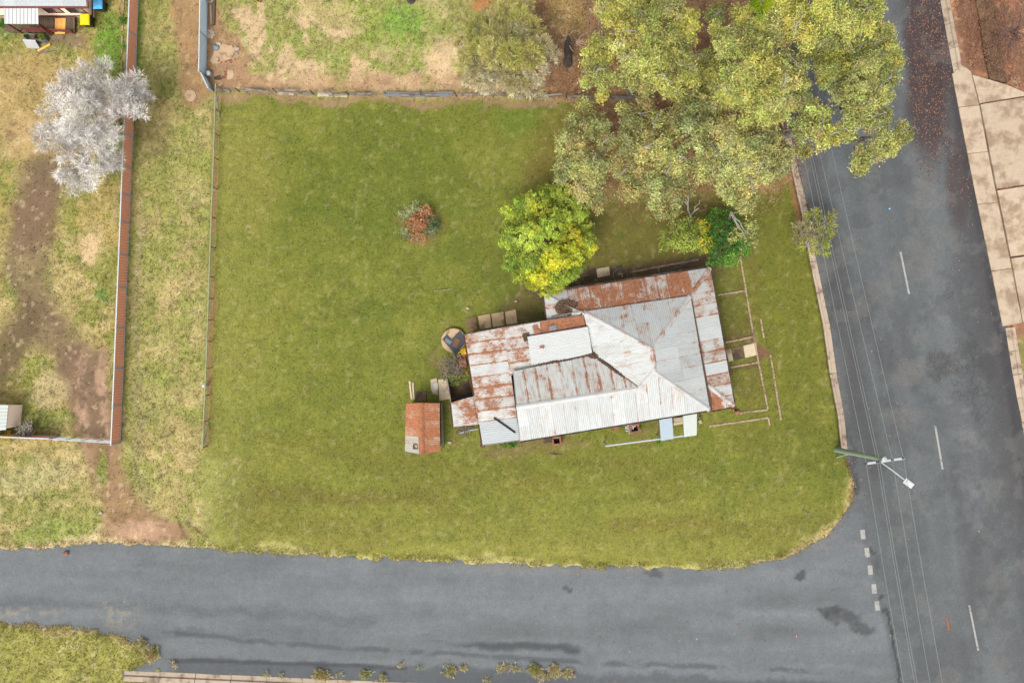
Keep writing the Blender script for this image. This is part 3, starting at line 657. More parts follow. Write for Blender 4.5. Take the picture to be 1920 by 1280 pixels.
kerb_run("kerb", [P(x, y) for x, y in [(1724, -200), (1765, 0), (1790, 136)]], 1 if (P(1765, 0) - P(1724, -200)).cross(Vector((1, 0, 0))).z > 0 else -1, 2.0, pan=0.36, back=0.2)
kerb_run("kerb", [P(x, y) for x, y in [(1887, 615), (1909, 747), (1935, 880), (2000, 1220)]], 1 if (P(1909, 747) - P(1887, 615)).cross(Vector((1, 0, 0))).z > 0 else -1, 1.9, pan=0.36, back=0.22)
kerb_run("kerb", [P(x, y) for x, y in [(232, 1257), (700, 1278), (1300, 1300)]], 1 if (P(700, 1278) - P(232, 1257)).cross(Vector((0, -1, 0))).z > 0 else -1, 2.3, pan=0.36, back=0.34, mt=M_KERB)

def slab_set(name, polys, mt, z0, z1, piece="concrete_slab", joint=0.005, zs=None):
    root = bpy.data.objects.new(name, None); c = P(*polys[0][0]); c.z = 0; root.location = c; COL.objects.link(root); ORIG[root] = c; tag(root, kind="structure")
    for i, poly in enumerate(polys):
        pts = [P(x, y) for x, y in poly]; cc = sum(pts, Vector()) / len(pts)
        pts = [p + (cc - p).normalized() * joint * 1.5 for p in pts]
        zz = zs[i] if zs else z1 + random.uniform(-0.006, 0.006)
        obj(piece, MB().prism(pts, z0, zz, 0.012), mt, root)
    return root
slab_set("driveway", [
    [(1786, 138), (1806, 122), (1821, 133), (1836, 194), (1837, 197), (1798, 201)], [(1798, 201), (1837, 197), (1853, 284), (1815, 288)], [(1815, 288), (1853, 284), (1872, 379), (1834, 383)],
    [(1834, 383), (1872, 379), (1898, 503), (1860, 508)], [(1860, 508), (1898, 503), (1918, 605), (1881, 612)],
    [(1823, 140), (1888, 159), (1932, 178), (1837, 194)], [(1838, 196), (1932, 180), (2000, 172), (2030, 330), (1869, 354)],
    [(1870, 357), (2030, 332), (2060, 460), (1895, 481)], [(1896, 484), (2060, 463), (2085, 585), (1918, 604)]],
    M_CONC_PALE, -0.25, 0.02, zs=[-0.06, -0.06, -0.065, -0.06, -0.06, 0.01, 0.015, 0.01, 0.015])
slab_set("footpath", [[(1802, -150), (1834, -150), (1862, -5), (1831, -1)], [(1831, 0), (1862, -4), (1877, 82), (1845, 92)], [(1845, 94), (1877, 84), (1889, 157), (1856, 148)]], M_CONC_DIRTY, -0.25, 0.015)

# ------------------------------------------------------------------ grass blades, fallen leaves, gravel
def lookup(px, py, arr):
    i = np.clip(((px - 960) * CAM_H / FPX - GX[0]) / GRES, 0, nx - 1).astype(int); j = np.clip(((640 - py) * CAM_H / FPX - GY[0]) / GRES, 0, ny - 1).astype(int)
    return arr[i, j]
def blades(name, label, n, xr, yr, want, hgt=(0.05, 0.12), width=0.035, spread=0.10, kind="stuff", jit=0.28, strawf=0.10):
    x = rng.uniform(*xr, n); y = rng.uniform(*yr, n)
    px = 960 + x * FPX / CAM_H; py = 640 - y * FPX / CAM_H
    g = lookup(px, py, ggrass) * want(px, py, x, y)
    ok = (rng.random(n) < g) & (lookup(px, py, gz) > -0.17)
    x, y, px, py = x[ok], y[ok], px[ok], py[ok]; m = len(x)
    z = lookup(px, py, gz)
    c = lookup(px, py, gcol) * (1 + rng.normal(0, jit, (m, 1))) * (1 + rng.normal(0, 0.06, (m, 3)))
    straw = rng.random(m) < strawf
    c[straw] = c[straw] * 0.4 + lin((214, 196, 140)) / EXPO_GAIN * 0.6
    K = 3; V = np.zeros((m, K, 3, 3)); 
    for k in range(K):
        a = rng.uniform(0, 6.283, m); ln = rng.uniform(*hgt, m); ox = rng.normal(0, spread * 0.5, m); oy = rng.normal(0, spread * 0.5, m)
        lean = rng.uniform(0.5, 1.3, m); dx, dy = np.cos(a), np.sin(a)
        bx, by = x + ox, y + oy
        V[:, k, 0] = np.stack([bx - dy * width / 2, by + dx * width / 2, z - 0.01], 1)
        V[:, k, 1] = np.stack([bx + dy * width / 2, by - dx * width / 2, z - 0.01], 1)
        V[:, k, 2] = np.stack([bx + dx * ln * np.sin(lean), by + dy * ln * np.sin(lean), z + ln * np.cos(lean) + 0.01], 1)
    F = np.arange(m * K * 3).reshape(-1, 3)
    o = np_mesh(name, V.reshape(-1, 3), F, M_GRASS, np.clip(np.repeat(c, K * 3, 0), 0.002, 1))
    return tag(o, label, "grass", kind=kind)
lawn_m = lambda px, py, x, y: sst(sdf(px, py, LAWN), -4, 4)
blades("lawn_grass", "short green lawn grass all round the tin roofed cottage", 170000, (-21.5, 24), (-16, 17.2), lawn_m, (0.03, 0.085), 0.03, jit=0.13, strawf=0.02)
blades("rough_grass", "rough dry and green grass of lane, yards and verges", 240000, (-36, 36), (-24.5, 24.5), lambda px, py, x, y: 1 - lawn_m(px, py, x, y), (0.06, 0.17), 0.04)
EDGE = [(-260, 1036), (0, 1029), (60, 1029), (200, 1021), (330, 1025), (380, 1032), (600, 1041), (720, 1050), (850, 1054), (1040, 1063), (1284, 1067), (1399, 1062), (1472, 1047), (1551, 1005)]
EDGE2 = [(-260, 1163), (0, 1168), (110, 1174), (200, 1188), (265, 1212), (300, 1236), (250, 1256)]
blades("verge_edge_grass", "ragged grass creeping over the edges of the side street", 150000, (-36, 23), (-24.5, -12.5), lambda px, py, x, y: np.maximum(sst(dline(px, py, EDGE), 16, 4), sst(dline(px, py, EDGE2), 20, 5)) * sst(fbm(x, y, 0.9, 3, 33), 0.3, 0.5), (0.06, 0.17), 0.04, 0.2)

def scatter_leaves(name, label, spots, size, cols, zfun, cat="fallen leaves", parent=None):

    px, py = spots; m = len(px)
    x = (px - 960) * CAM_H / FPX; y = (640 - py) * CAM_H / FPX; z = zfun(px, py) + rng.uniform(0.006, 0.03, m)
    a = rng.uniform(0, 6.283, m); ln = rng.uniform(*size, m); w = ln * rng.uniform(0.25, 0.5, m); t = rng.normal(0, 0.25, m)
    c = np.array([lin(q) for q in cols])[rng.integers(0, len(cols), m)] / EXPO_GAIN * (1 + rng.normal(0, 0.15, (m, 1)))
    dx, dy = np.cos(a), np.sin(a)
    V = np.stack([np.stack([x - dx * ln / 2, y - dy * ln / 2, z], 1), np.stack([x - dy * w / 2, y + dx * w / 2, z + 0.012], 1), np.stack([x + dx * ln / 2, y + dy * ln / 2, z + t * 0.02], 1), np.stack([x + dy * w / 2, y - dx * w / 2, z], 1)], 1)
    o = np_mesh(name, V.reshape(-1, 3), np.arange(m * 4).reshape(-1, 4), M_DRYLEAF, np.clip(np.repeat(c, 4, 0), 0.002, 1))
    return tag(o, label, cat, kind="stuff")
def pick(n, xr, yr, dens):
    px = rng.uniform(*xr, n); py = rng.uniform(*yr, n); ok = rng.random(n) < dens(px, py); return px[ok], py[ok]
RZ = lambda px, py: np.full(len(px), ROADZ)
GZ = lambda px, py: np.maximum(lookup(px, py, gz), -0.03)
def gut_d(px, py):
    u = (px - 1500) - (py - 300) * 0.185
    x = (px - 960) / 27.3; y = (640 - py) / 27.3
    b = sst(ell(px, py, 1745, 80, 46, 250), -0.2, 0.5) + 0.35 * sst(ell(px, py, 1800, 350, 30, 170), -0.1, 0.6) * sst(fbm(x, y, .4, 3, 5), .4, .6)
    return np.clip(b, 0, 1) * (sdf(px, py, ROAD) > 3)
scatter_leaves("gutter_leaves", "brown fallen leaves lying along the far gutter of the road", pick(18000, (1660, 1860), (-60, 560), gut_d), (0.06, 0.16), [(170, 118, 98), (140, 94, 78), (188, 136, 112), (112, 76, 66), (200, 154, 128)], RZ)
scatter_leaves("footpath_leaves", "rusty brown leaf litter over verge and footpath beside the driveway", pick(14000, (1775, 1960), (-60, 182), lambda px, py: 0.9 * sst(sdf(px, py, [(1770, -80), (1960, -80), (1960, 178), (1888, 160), (1815, 125)]), -2, 4)), (0.06, 0.15), [(184, 128, 92), (148, 100, 72), (200, 150, 112), (118, 82, 60), (164, 106, 86)], lambda px, py: np.where((px > 1828) & (px < 1892), 0.025, 0.0))
lit_d = lambda px, py: np.clip(lookup(px, py, glitter), 0, 1) * 0.9 + 0.05
scatter_leaves("gum_leaf_litter", "brown gum leaf litter on the bare soil beneath the eucalypts", pick(26000, (980, 1520), (-60, 420), lit_d), (0.07, 0.18), [(186, 124, 82), (150, 92, 60), (206, 156, 112), (128, 76, 50), (214, 178, 140)], GZ)
scatter_leaves("yellow_leaf_fall", "small yellow leaves dropped round the cottage's north side", pick(2600, (900, 1500), (360, 640), lambda px, py: 0.5 * sst(fbm((px) / 27., py / 27., 0.3, 3, 8), .4, .6)), (0.05, 0.12), [(206, 176, 72), (190, 150, 70), (176, 130, 80)], GZ)
scatter_leaves("street_leaves", "scattered orange gum leaves on the asphalt of both streets", pick(420, (1050, 1900), (560, 1280), lambda px, py: (sdf(px, py, ROAD) > 6) * np.where(px < 1720, 0.8, 0.15)), (0.10, 0.24), [(200, 142, 106), (184, 124, 92), (210, 166, 134), (164, 108, 90)], RZ)
scatter_leaves("kerb_leaves", "brown leaves caught along the kerb beside the lawn", pick(7000, (1470, 1620), (240, 1010), lambda px, py: sst(dline(px, py, [(1484, 240), (1517, 390), (1534, 489), (1558, 605), (1590, 800), (1598, 880), (1600, 935), (1575, 980), (1520, 1030)]), 12, 3) * (0.3 + 0.7 * (py > 860) + 0.6 * (py < 480))), (0.06, 0.16), [(176, 112, 78), (196, 134, 98), (134, 84, 62), (206, 156, 124)], lambda px, py: np.where(sdf(px, py, ROAD) > 0, ROADZ + 0.03, 0.02))
scatter_leaves("lane_stones", "pale gravel chips strewn on lane, tracks and yard corner", pick(6000, (0, 480), (-20, 1160), lambda px, py: 0.20 * (1 - lookup(px, py, ggrass)) + 0.6 * sst(ell(px, py, 168, 800, 16, 30), 0, .6) + 0.5 * sst(ell(px, py, 220, 1150, 60, 34), 0, .6) + 0.3 * sst(ell(px, py, 204, 900, 9, 60), 0, .6) + 0.3 * sst(ell(px, py, 160, 880, 9, 60), 0, .6)), (0.04, 0.11), [(222, 196, 168), (206, 172, 140), (232, 216, 196)], lambda px, py: np.where(sdf(px, py, ROAD) > 2, ROADZ, np.maximum(lookup(px, py, gz), -0.05)), cat="gravel")

scatter_leaves("road_chips", "pale stone chips worked loose on the asphalt of both streets", pick(4200, (-10, 1930), (-10, 1290), lambda px, py: (sdf(px, py, ROAD) > 4) * (0.35 + 0.5 * sst(dline(px, py, EDGE), 40, 6))), (0.03, 0.07), [(196, 190, 178), (214, 204, 188), (170, 168, 162)], RZ, cat="gravel")
scatter_leaves("road_grit", "dark grit and tar specks on the asphalt of both streets", pick(5200, (-10, 1930), (-10, 1290), lambda px, py: (sdf(px, py, ROAD) > 4) * 0.6), (0.04, 0.10), [(70, 70, 72), (84, 82, 80), (60, 58, 60)], RZ, cat="grit")

# ------------------------------------------------------------------ corrugated roofs
def fit_plane(pts):
    a = np.array([(p.x, p.y, 1.0) for p in pts]); z = np.array([p.z for p in pts])
    k = np.linalg.lstsq(a, z, rcond=None)[0]; return k                   # z = k0 x + k1 y + k2
def on_plane(px, py, k):
    # z = k.x x + k.y y + k2 along the ray (x, y) = (qx, qy) * (H - z)
    qx, qy = (px - 960) / FPX, (640 - py) / FPX; g = k[0] * qx + k[1] * qy
    z = (g * CAM_H + k[2]) / (1 + g); return P(px, py, z)
def sheet_mesh(us, lo, hi, pitch, amp):
    "corrugated strip: us = stations across, lo/hi = ends down the slope"
    vv, ff = [], []
    for i, u in enumerate(us):
        z = amp if i % 2 else -amp
        vv += [(u, lo[i], z), (u, hi[i], z)]
    for i in range(len(us) - 1):
        ff.append((2 * i, 2 * i + 2, 2 * i + 3, 2 * i + 1))
    return vv, ff
def roof_face(parent, corners, down_px, rust, white=(0.3, 0.7), dirt=(0.2, 0.5), mt=M_IRON, width=0.762, rows=1, pitch=0.13, amp=0.008, lift=0.03, name="roof_slope", piece="roof_sheet", sheet_var=None, special=None):
    """corners: (px, py, z) round the face; down_px: pixel vector down the slope.  Makes the slope's board (part) and its iron sheets (sub-parts)"""
    k = fit_plane([P(*c) for c in corners]); pts = [on_plane(c[0], c[1], k) for c in corners]
    nrm = Vector((-k[0], -k[1], 1)).normalized()
    dn = Vector((down_px[0], -down_px[1], 0)); dn.z = k[0] * dn.x + k[1] * dn.y; dn.normalize()
    ac = dn.cross(nrm).normalized()
    o0 = sum(pts, Vector()) / len(pts)
    board = obj(name, MB().slab([p - nrm * 0.0 for p in pts], 0.05), M_FASCIA, parent)
    uv = [((p - o0).dot(ac), (p - o0).dot(dn)) for p in pts]
    umin, umax = min(u for u, v in uv), max(u for u, v in uv)
    def span(u):
        u = min(max(u, umin + 1e-4), umax - 1e-4); hits = []
        for (a, b), (c, d) in zip(uv, uv[1:] + uv[:1]):
            if (a <= u < c) or (c <= u < a): hits.append(b + (d - b) * (u - a) / (c - a))
        return (min(hits), max(hits)) if len(hits) > 1 else (0, 0)
    R = Matrix((ac, dn, nrm)).transposed().to_4x4()                     # local x across, y down, z out
    nsh = max(1, round((umax - umin) / width)); w = (umax - umin) / nsh
    for i in range(nsh):
        ua, ub = umin + i * w, umin + (i + 1) * w + 0.03
        ub = min(ub, umax)
        m = max(4, int(round((ub - ua) / (pitch / 2)))); us = [ua + (ub - ua) * q / m for q in range(m + 1)]
        sp = [span(u) for u in us]
        vmin, vmax = min(s[0] for s in sp), max(s[1] for s in sp)
        nr = rows if (vmax - vmin) > 1.6 else 1
        cuts = [vmin] + [vmin + (vmax - vmin) * ((q + 1) / nr) + random.uniform(-0.12, 0.12) for q in range(nr - 1)] + [vmax]
        for r in range(nr):
            lo = [min(max(s[0], cuts[r]), s[1]) for s in sp]; hi = [max(min(s[1], cuts[r + 1] + (0.10 if r < nr - 1 else 0.05)), s[0]) for s in sp]
            if max(h - l for h, l in zip(hi, lo)) < 0.05: continue
            cu, cv = (ua + ub) / 2, (min(lo) + max(hi)) / 2
            vv, ff = sheet_mesh([u - cu for u in us], [l - cv for l in lo], [h - cv for h in hi], pitch, amp)
            me = bpy.data.meshes.new(piece); me.from_pydata(vv, [], ff)
            lf = lift + 0.006 * (i % 2) + 0.008 * (nr - r) + random.uniform(0, 0.004)
            pos = o0 + ac * cu + dn * cv + nrm * lf
            o = link_mesh(piece, me, mt, board, pos)
            tilt = Matrix.Rotation(random.uniform(-0.004, 0.004), 4, 'Z')
            o.matrix_local = Matrix.Translation(pos - ORIG[board]) @ R @ tilt
            rr = random.uniform(*rust); ww = random.uniform(*white); dd = random.uniform(*dirt)
            if special:
                q = special(i, r, nsh, nr)
                if q: rr, ww, dd = q
            o.color = (rr, ww, dd, 1)
    return board, pts, k
def cap(parent, p0, p1, w=0.17, h=0.05, color=(0.25, 0.8, 0.3, 1), drop=0.05, name="ridge_cap"):
    p0 = Vector(p0) + Vector((0, 0, 0.05)); p1 = Vector(p1) + Vector((0, 0, 0.05)); d = (p1 - p0).normalized()
    a = d.cross(Vector((0, 0, 1))).normalized()
    prof = [(-w, -drop), (-w * .35, h * .6), (0, h), (w * .35, h * .6), (w, -drop), (0, -drop - .02)]
    n = len(prof); vv = [p + a * x + Vector((0, 0, z)) for p in (p0, p1) for x, z in prof]
    ff = [tuple(range(n))[::-1], tuple(range(n, 2 * n))] + [(i, (i + 1) % n, n + (i + 1) % n, n + i) for i in range(n)]
    return obj(name, MB().add([tuple(v) for v in vv], ff), M_CAP, parent, color=color)
def gutter(parent, p0, p1, out, name="gutter", mt=None, w=0.11):
    p0 = Vector(p0); p1 = Vector(p1); o = Vector(out).normalized() * (w * 0.55); mb = MB()
    for t, hh, zz in ((0.0, 0.02, -0.14), (-w * .5, 0.10, -0.09), (w * .5, 0.10, -0.09)):
        q = Vector(out).normalized() * t
        mb.bar(p0 + o + q + Vector((0, 0, zz)), p1 + o + q + Vector((0, 0, zz)), 0.014 if hh > .05 else w, hh)
    return obj(name, mb, mt or M_GUTTER, parent)

HC = P(1130, 690); house = empty("cottage", (HC.x, HC.y, 0), "old cottage with rusty white and grey corrugated iron roofs on the corner lawn", "house")
ZE, ZR, ZW = 3.2, 4.6, 4.15
NW, NE, SE = (1093.5, 584.5, ZE), (1294, 555, ZE), (1330.5, 768, ZE)
RN, RS, RW = (1222.7, 653.7, ZR), (1227, 696, ZR), (1198.3, 728, ZW)
SW, GR, GN, VA = (975, 826, ZE), (968, 764, ZW), (962, 696.5, ZE), (1113.7, 663.7, ZE)
roof_face(house, [NW, NE, RN], (-14, -88), (0.2, 0.42), (0.4, 0.6), rows=2)
roof_face(house, [NE, SE, RS, RN], (98, -18), (0.1, 0.3), (0.5, 0.75), rows=2)
roof_face(house, [SE, SW, GR, RW, RS], (13, 80), (0.05, 0.2), (0.65, 0.95), (0.3, 0.7), rows=2)
roof_face(house, [NW, RN, RS, RW, VA], (-98, 20), (0.08, 0.25), (0.75, 1.0), (0.3, 0.7), rows=2)
roof_face(house, [RW, GR, GN, VA], (-11, -66), (0.18, 0.36), (0.85, 1.0), (0.7, 1.0), rows=1)  # extra whiteness in the colour makes up for this slope's north-side shade
VO, VI = 2.45, 3.08
roof_face(house, [(1020, 550, VO), (1331, 502, VO), (1293, 556.5, VI), (1092, 586.5, VI)], (-8, -50), (0.52, 0.72), (0.4, 0.9), (0.3, 0.8), special=lambda i, r, n, m: (0.35, 0.4, 0.4) if i in (0, 1, n - 1, n - 2) else None)
roof_face(house, [(1331, 502, VO), (1377, 760.6, VO), (1325.5, 720.5, VI), (1293.5, 556.5, VI)], (45, -8), (0.34, 0.52), (0.7, 1.0), (0.3, 0.7), special=lambda i, r, n, m: (0.1, 1.0, 0.2) if i in (4, 5, 8) else None)
roof_face(house, [(1377, 760.6, VO), (1334.5, 769, VO), (1326, 721, VI)], (6, 44), (0.35, 0.75), (0.6, 0.9))
roof_face(house, [(1020, 550, VO), (1092, 586.5, VI), (1075, 597, 2.95), (1026, 599, VO)], (-60, 6), (0.2, 0.4), (0.4, 0.7))
roof_face(house, [(946.4, 613, 2.75), (1012, 602.5, 2.92), (1018, 692, 2.92), (955, 704, 2.75)], (-70, 11), (0.35, 0.5), (0.7, 0.95), (0.3, 0.8))
roof_face(house, [(1012, 602.5, 2.92), (1094, 590, 3.1), (1110, 674, 3.1), (1018, 692, 2.92)], (-70, 11), (0.85, 1.0), (0.3, 0.6), (0.3, 0.8))
roof_face(house, [(989, 631, 3.10), (1102, 611, 3.38), (1110.5, 662, 3.38), (997, 687, 3.10)], (-110, 20), (0.0, 0.06), (0.95, 1.0), (0.0, 0.2), width=0.9)
roof_face(house, [(871.6, 627, 2.3), (946.4, 613, 2.72), (975, 826, 2.72), (905.4, 834.3, 2.3)], (-76, 10), (0.28, 0.5), (0.75, 1.0), (0.3, 0.9), special=lambda i, r, n, m: (0.12, 0.25, 0.2) if i in (0, 1) else None)
roof_face(house, [(846, 754, 1.95), (893, 741, 2.2), (899, 795, 2.2), (851, 800, 1.95)], (-48, 9), (0.35, 0.5), (0.5, 0.8))
q = lambda c: P(*c)
for a, b in ((RN, RS), (RN, NW), (RN, NE), (RS, SE), (RS, RW), (RW, GR)): cap(house, q(a), q(b), color=(random.uniform(.15, .35), 1.0, 0.2, 1))
cap(house, P(1331, 502, VO), P(1293.5, 556, VI), color=(0.4, 0.6, 0.3, 1)); cap(house, P(1377, 760.6, VO), P(1326, 721, VI), color=(0.3, 0.9, 0.3, 1)); cap(house, P(1020, 550, VO), P(1060, 571, 2.8), w=.1, color=(0.2, 0.7, 0.3, 1))
# flashing strips where verandah roofs tuck under the main roof, valley gutter full of leaves
for a, b in (((1093, 586, 3.13), (1294, 556.5, 3.13)), ((1294, 556.5, 3.13), (1333, 768, 3.13))):
    obj("fascia_board", MB().bar(P(*a) + Vector((0, 0, .03)), P(*b) + Vector((0, 0, .03)), 0.17, 0.14), M_DEBRIS, house)
obj("valley_gutter", MB().bar(P(1113.7, 663.7, 3.24), P(1198.3, 728, 4.2), 0.16, 0.03), M_FASCIA, house)
for a, b, o in (((1020, 550, VO), (1331, 502, VO), (0, 1, 0)), ((1331, 502, VO), (1377, 760.6, VO), (1, 0, 0)), ((1377, 760.6, VO), (1334, 769, VO), (0, -1, 0)), (SW, SE, (0, -1, 0)), ((871.6, 627, 2.3), (905.4, 834.3, 2.3), (-1, 0, 0)), ((1020, 550, VO), (1026, 599, VO), (-1, 0, 0)), ((846, 754, 1.95), (851, 800, 1.95), (-1, 0, 0))):
    gutter(house, P(*a), P(*b), o, mt=M_FASCIA if o[0] < 0 else M_GUTTER)
# barge boards on the rear gable and lean-to edges
for a, b in ((GN, GR), (GR, SW), ((871.6, 627, 2.3), (946.4, 613, 2.72)), ((905.4, 834.3, 2.3), (975, 826, 2.72)), ((946.4, 613, 2.75), (1094, 590, 3.1))):
    obj("barge_board", MB().bar(P(*a) + Vector((0, 0, 0.0)), P(*b) + Vector((0, 0, 0.0)), 0.035, 0.16), M_GREYWOOD, house)
# walls under the roofs
def inset(poly, d):
    pts = [Vector((p.x, p.y, 0)) for p in poly]; n = len(pts); ar = sum(pts[i].x * pts[(i + 1) % n].y - pts[(i + 1) % n].x * pts[i].y for i in range(n)); s = 1 if ar > 0 else -1; out = []
    for i in range(n):
        a, b, c = pts[i - 1], pts[i], pts[(i + 1) % n]; d1 = (b - a).normalized(); d2 = (c - b).normalized()
        n1 = Vector((-d1.y, d1.x, 0)) * s; n2 = Vector((-d2.y, d2.x, 0)) * s; bis = (n1 + n2)
        out.append(b + bis * (d / max(0.3, bis.length_squared / 2 * 1.0)) * 0.5 * (2 / 1) / 1 if False else b + bis.normalized() * (d / max(0.35, bis.normalized().dot(n1))))
    return out
main_fp = inset([P(*c) for c in (NE, SE, SW, GN, VA, NW)], 0.30)
rear_fp = inset([P(871.6, 627, 2.3), P(946.4, 613, 2.72), P(1094, 590, 3.1), P(1108, 660, 3.1), P(960, 690, 2.7), P(975, 826, 2.72), P(905.4, 834.3, 2.3)], 0.22)
obj("wall", MB().prism(main_fp, -0.1, 3.0), M_WALL, house)
obj("wall", MB().prism(rear_fp, -0.1, 2.12), M_WALL, house)
g3 = [P(*GN), P(*GR), P(*SW)]
mbg = MB(); e = Vector((0.12, 0, 0))
mbg.add([tuple(p + e * s + Vector((0, 0, -.08))) for s in (0.3, 1.3) for p in g3] , [(0, 1, 2), (5, 4, 3), (0, 3, 4, 1), (1, 4, 5, 2), (2, 5, 3, 0)])
obj("gable_wall", mbg, M_WALL, house)
def wall_opening(a, b, t, w, z0, z1, name, mt, frame=M_TRIM):
    d = (b - a).normalized(); c = a.lerp(b, t); n = Vector((d.y, -d.x, 0)); 
    ctr = P(1130, 690); 
    if n.dot(c - Vector((ctr.x, ctr.y, 0))) < 0: n = -n
    ang = math.atan2(d.y, d.x)
    p = c + n * 0.02
    part = obj(name, MB().box((p.x, p.y, (z0 + z1) / 2), w, 0.06, z1 - z0, ang), mt, house)
    mbf = MB(); p2 = c + n * 0.035
    for s in (-1, 1): mbf.box((p2 + d * (s * (w / 2 + 0.04))) + Vector((0, 0, (z0 + z1) / 2)), 0.08, 0.07, z1 - z0 + 0.16, ang)
    mbf.box(p2 + Vector((0, 0, z1 + 0.04)), w, 0.07, 0.08, ang); mbf.box(p2 + Vector((0, 0, z0 - 0.04)), w, 0.09, 0.08, ang)
    obj("frame", mbf, frame, part); return part
for t in (0.2, 0.8): wall_opening(main_fp[0], main_fp[1], t, 1.1, 0.9, 2.3, "window", M_GLASS)
dr = wall_opening(main_fp[0], main_fp[1], 0.5, 0.9, 0.25, 2.3, "door", M_WOOD)
for t in (0.12, 0.42, 0.78): wall_opening(main_fp[1], main_fp[2], t, 1.0, 0.9, 2.2, "window", M_GLASS)
for t in (0.3, 0.7): wall_opening(main_fp[5], main_fp[0], t, 1.0, 0.9, 2.2, "window", M_GLASS)
wall_opening(rear_fp[6], rear_fp[0], 0.72, 0.85, 0.15, 2.0, "door", M_WOOD)
# verandah floor and posts
def lerp2(a, b, t): return (a[0] + (b[0] - a[0]) * t, a[1] + (b[1] - a[1]) * t)
vf = [P(1020, 550, VO), P(1331, 502, VO), P(1377, 760.6, VO), P(1334, 768, VO), P(1294, 556, VI), P(1094, 586, VI)]
obj("verandah_floor", MB().prism(inset(vf, 0.15), -0.05, 0.22), M_GREYWOOD, house)
for a, b, n in (((1020, 550), (1331, 502), 6), ((1331, 502), (1377, 760.6), 5)):
    for i in range(n + 1):
        if b[0] == 1377 and i == 0: continue
        p = P(*lerp2(a, b, i / n), VO); inx = (P(1200, 650, VO) - p).normalized() * 0.22; p = p + inx
        obj("verandah_post", MB().box((p.x, p.y, 1.27), 0.10, 0.10, 2.16), M_WALL, house)
# loose bits on the roof that belong to it
for (x, y, w, h, z, a) in ((1007, 617, 9, 13, 3.0, .2), (1046, 614, 5, 7, 3.05, .8), (1024, 609, 6, 4, 3.05, .1)):
    pass

# things lying on the roof
def debris(name, label, cx, cy, rx, ry, z, n, ang=0.0, cols=((112, 84, 64), (86, 64, 50), (146, 116, 88)), slope=(0, 0)):
    m = n; r = np.sqrt(rng.random(m)); a = rng.uniform(0, 6.283, m)
    u = r * np.cos(a) * rx; v = r * np.sin(a) * ry; ca, sa = math.cos(ang), math.sin(ang)
    px, py = cx + u * ca - v * sa, cy + u * sa + v * ca
    s = (CAM_H - z) / FPX; x = (px - 960) * s; y = (640 - py) * s; zz = z + (px - cx) * slope[0] + (py - cy) * slope[1] + rng.uniform(0.0, 0.12, m) * (1 - r)
    b = rng.uniform(0, 6.283, m); ln = rng.uniform(0.08, 0.22, m); w = ln * 0.35
    dx, dy = np.cos(b), np.sin(b)
    V = np.stack([np.stack([x - dx * ln / 2, y - dy * ln / 2, zz], 1), np.stack([x - dy * w / 2, y + dx * w / 2, zz + .02], 1), np.stack([x + dx * ln / 2, y + dy * ln / 2, zz + .01], 1), np.stack([x + dy * w / 2, y - dx * w / 2, zz], 1)], 1)
    c = np.array([lin(q_) for q_ in cols])[rng.integers(0, len(cols), m)] / EXPO_GAIN
    o = np_mesh(name, V.reshape(-1, 3), np.arange(m * 4).reshape(-1, 4), M_DRYLEAF, np.repeat(c, 4, 0), origin=tuple(P(cx, cy, z)))
    return tag(o, label, "leaf pile", kind="stuff")
debris("leaf_pile", "brown heap of dead leaves on the roof beside the lime green tree", 1063, 577, 22, 15, 2.93, 900)
debris("leaf_pile", "dark leaf litter clogging the bend of the roof valley", 1116, 667, 16, 6, 3.30, 420, 0.2)
debris("leaf_pile", "line of dead leaves along the roof valley above the rear wing", 1145, 689, 36, 3.2, 3.62, 520, 0.64, slope=(0.011, 0.0))
debris("leaf_pile", "strip of dead leaves in the gutter line behind the white roof", 1052, 676, 58, 2.0, 3.24, 420, -0.2)
debris("leaf_pile", "dead leaves caught under the eastern main eave line", 1312, 660, 104, 1.8, 3.16, 620, 1.40)
tag(obj("loose_pipe", MB().tube([P(926, 783, 2.62), P(946, 797, 2.72), P(966, 811, 2.78)], 0.055, 8), M_SOOT_SHADE), "dark stove pipe lying across the pale green corner of roof", "pipe")
for i, (a, b, lb) in enumerate((((1057, 571, 2.95), (1098, 588, 3.3), "longer grey stick on the roof by the leaf heap"), ((1034, 594, 2.7), (1064, 588, 3.02), "short grey stick at the torn roof corner by the lime tree"), ((1059, 589, 3.06), (1092, 583, 3.25), "pale batten lying along the top of the rusted red roof patch"))):
    tag(obj("broken_batten", MB().bar(P(*a) + Vector((0, 0, .03)), P(*b) + Vector((0, 0, .03)), 0.06, 0.04), M_GREYWOOD), lb, "batten")
for (x, y, z, w, h, mt_, lb) in ((1005, 618, 3.0, .35, .55, M_TERRA, "rusty red metal scrap beside the white flat roof"), (1037, 614, 3.08, .5, .3, M_GREYTUB, "grey crumpled sheet scrap on the rust red roof patch"), (987, 632, 2.98, .45, .5, M_DEBRIS, "dark torn scrap at the corner of the white flat roof"), (1016, 650, 3.22, .3, .14, M_TERRA, "small rusty brick lying in the middle of the white flat roof")):
    tag(obj("roof_scrap", MB().box((P(x, y, z).x, P(x, y, z).y, z + .04), w, h, 0.05, 0.3, 0.05, 0.08).box((P(x, y, z).x + .1, P(x, y, z).y - .06, z + .08), w * .5, h * .6, 0.04, 1.0, .1), mt_), lb, "scrap")

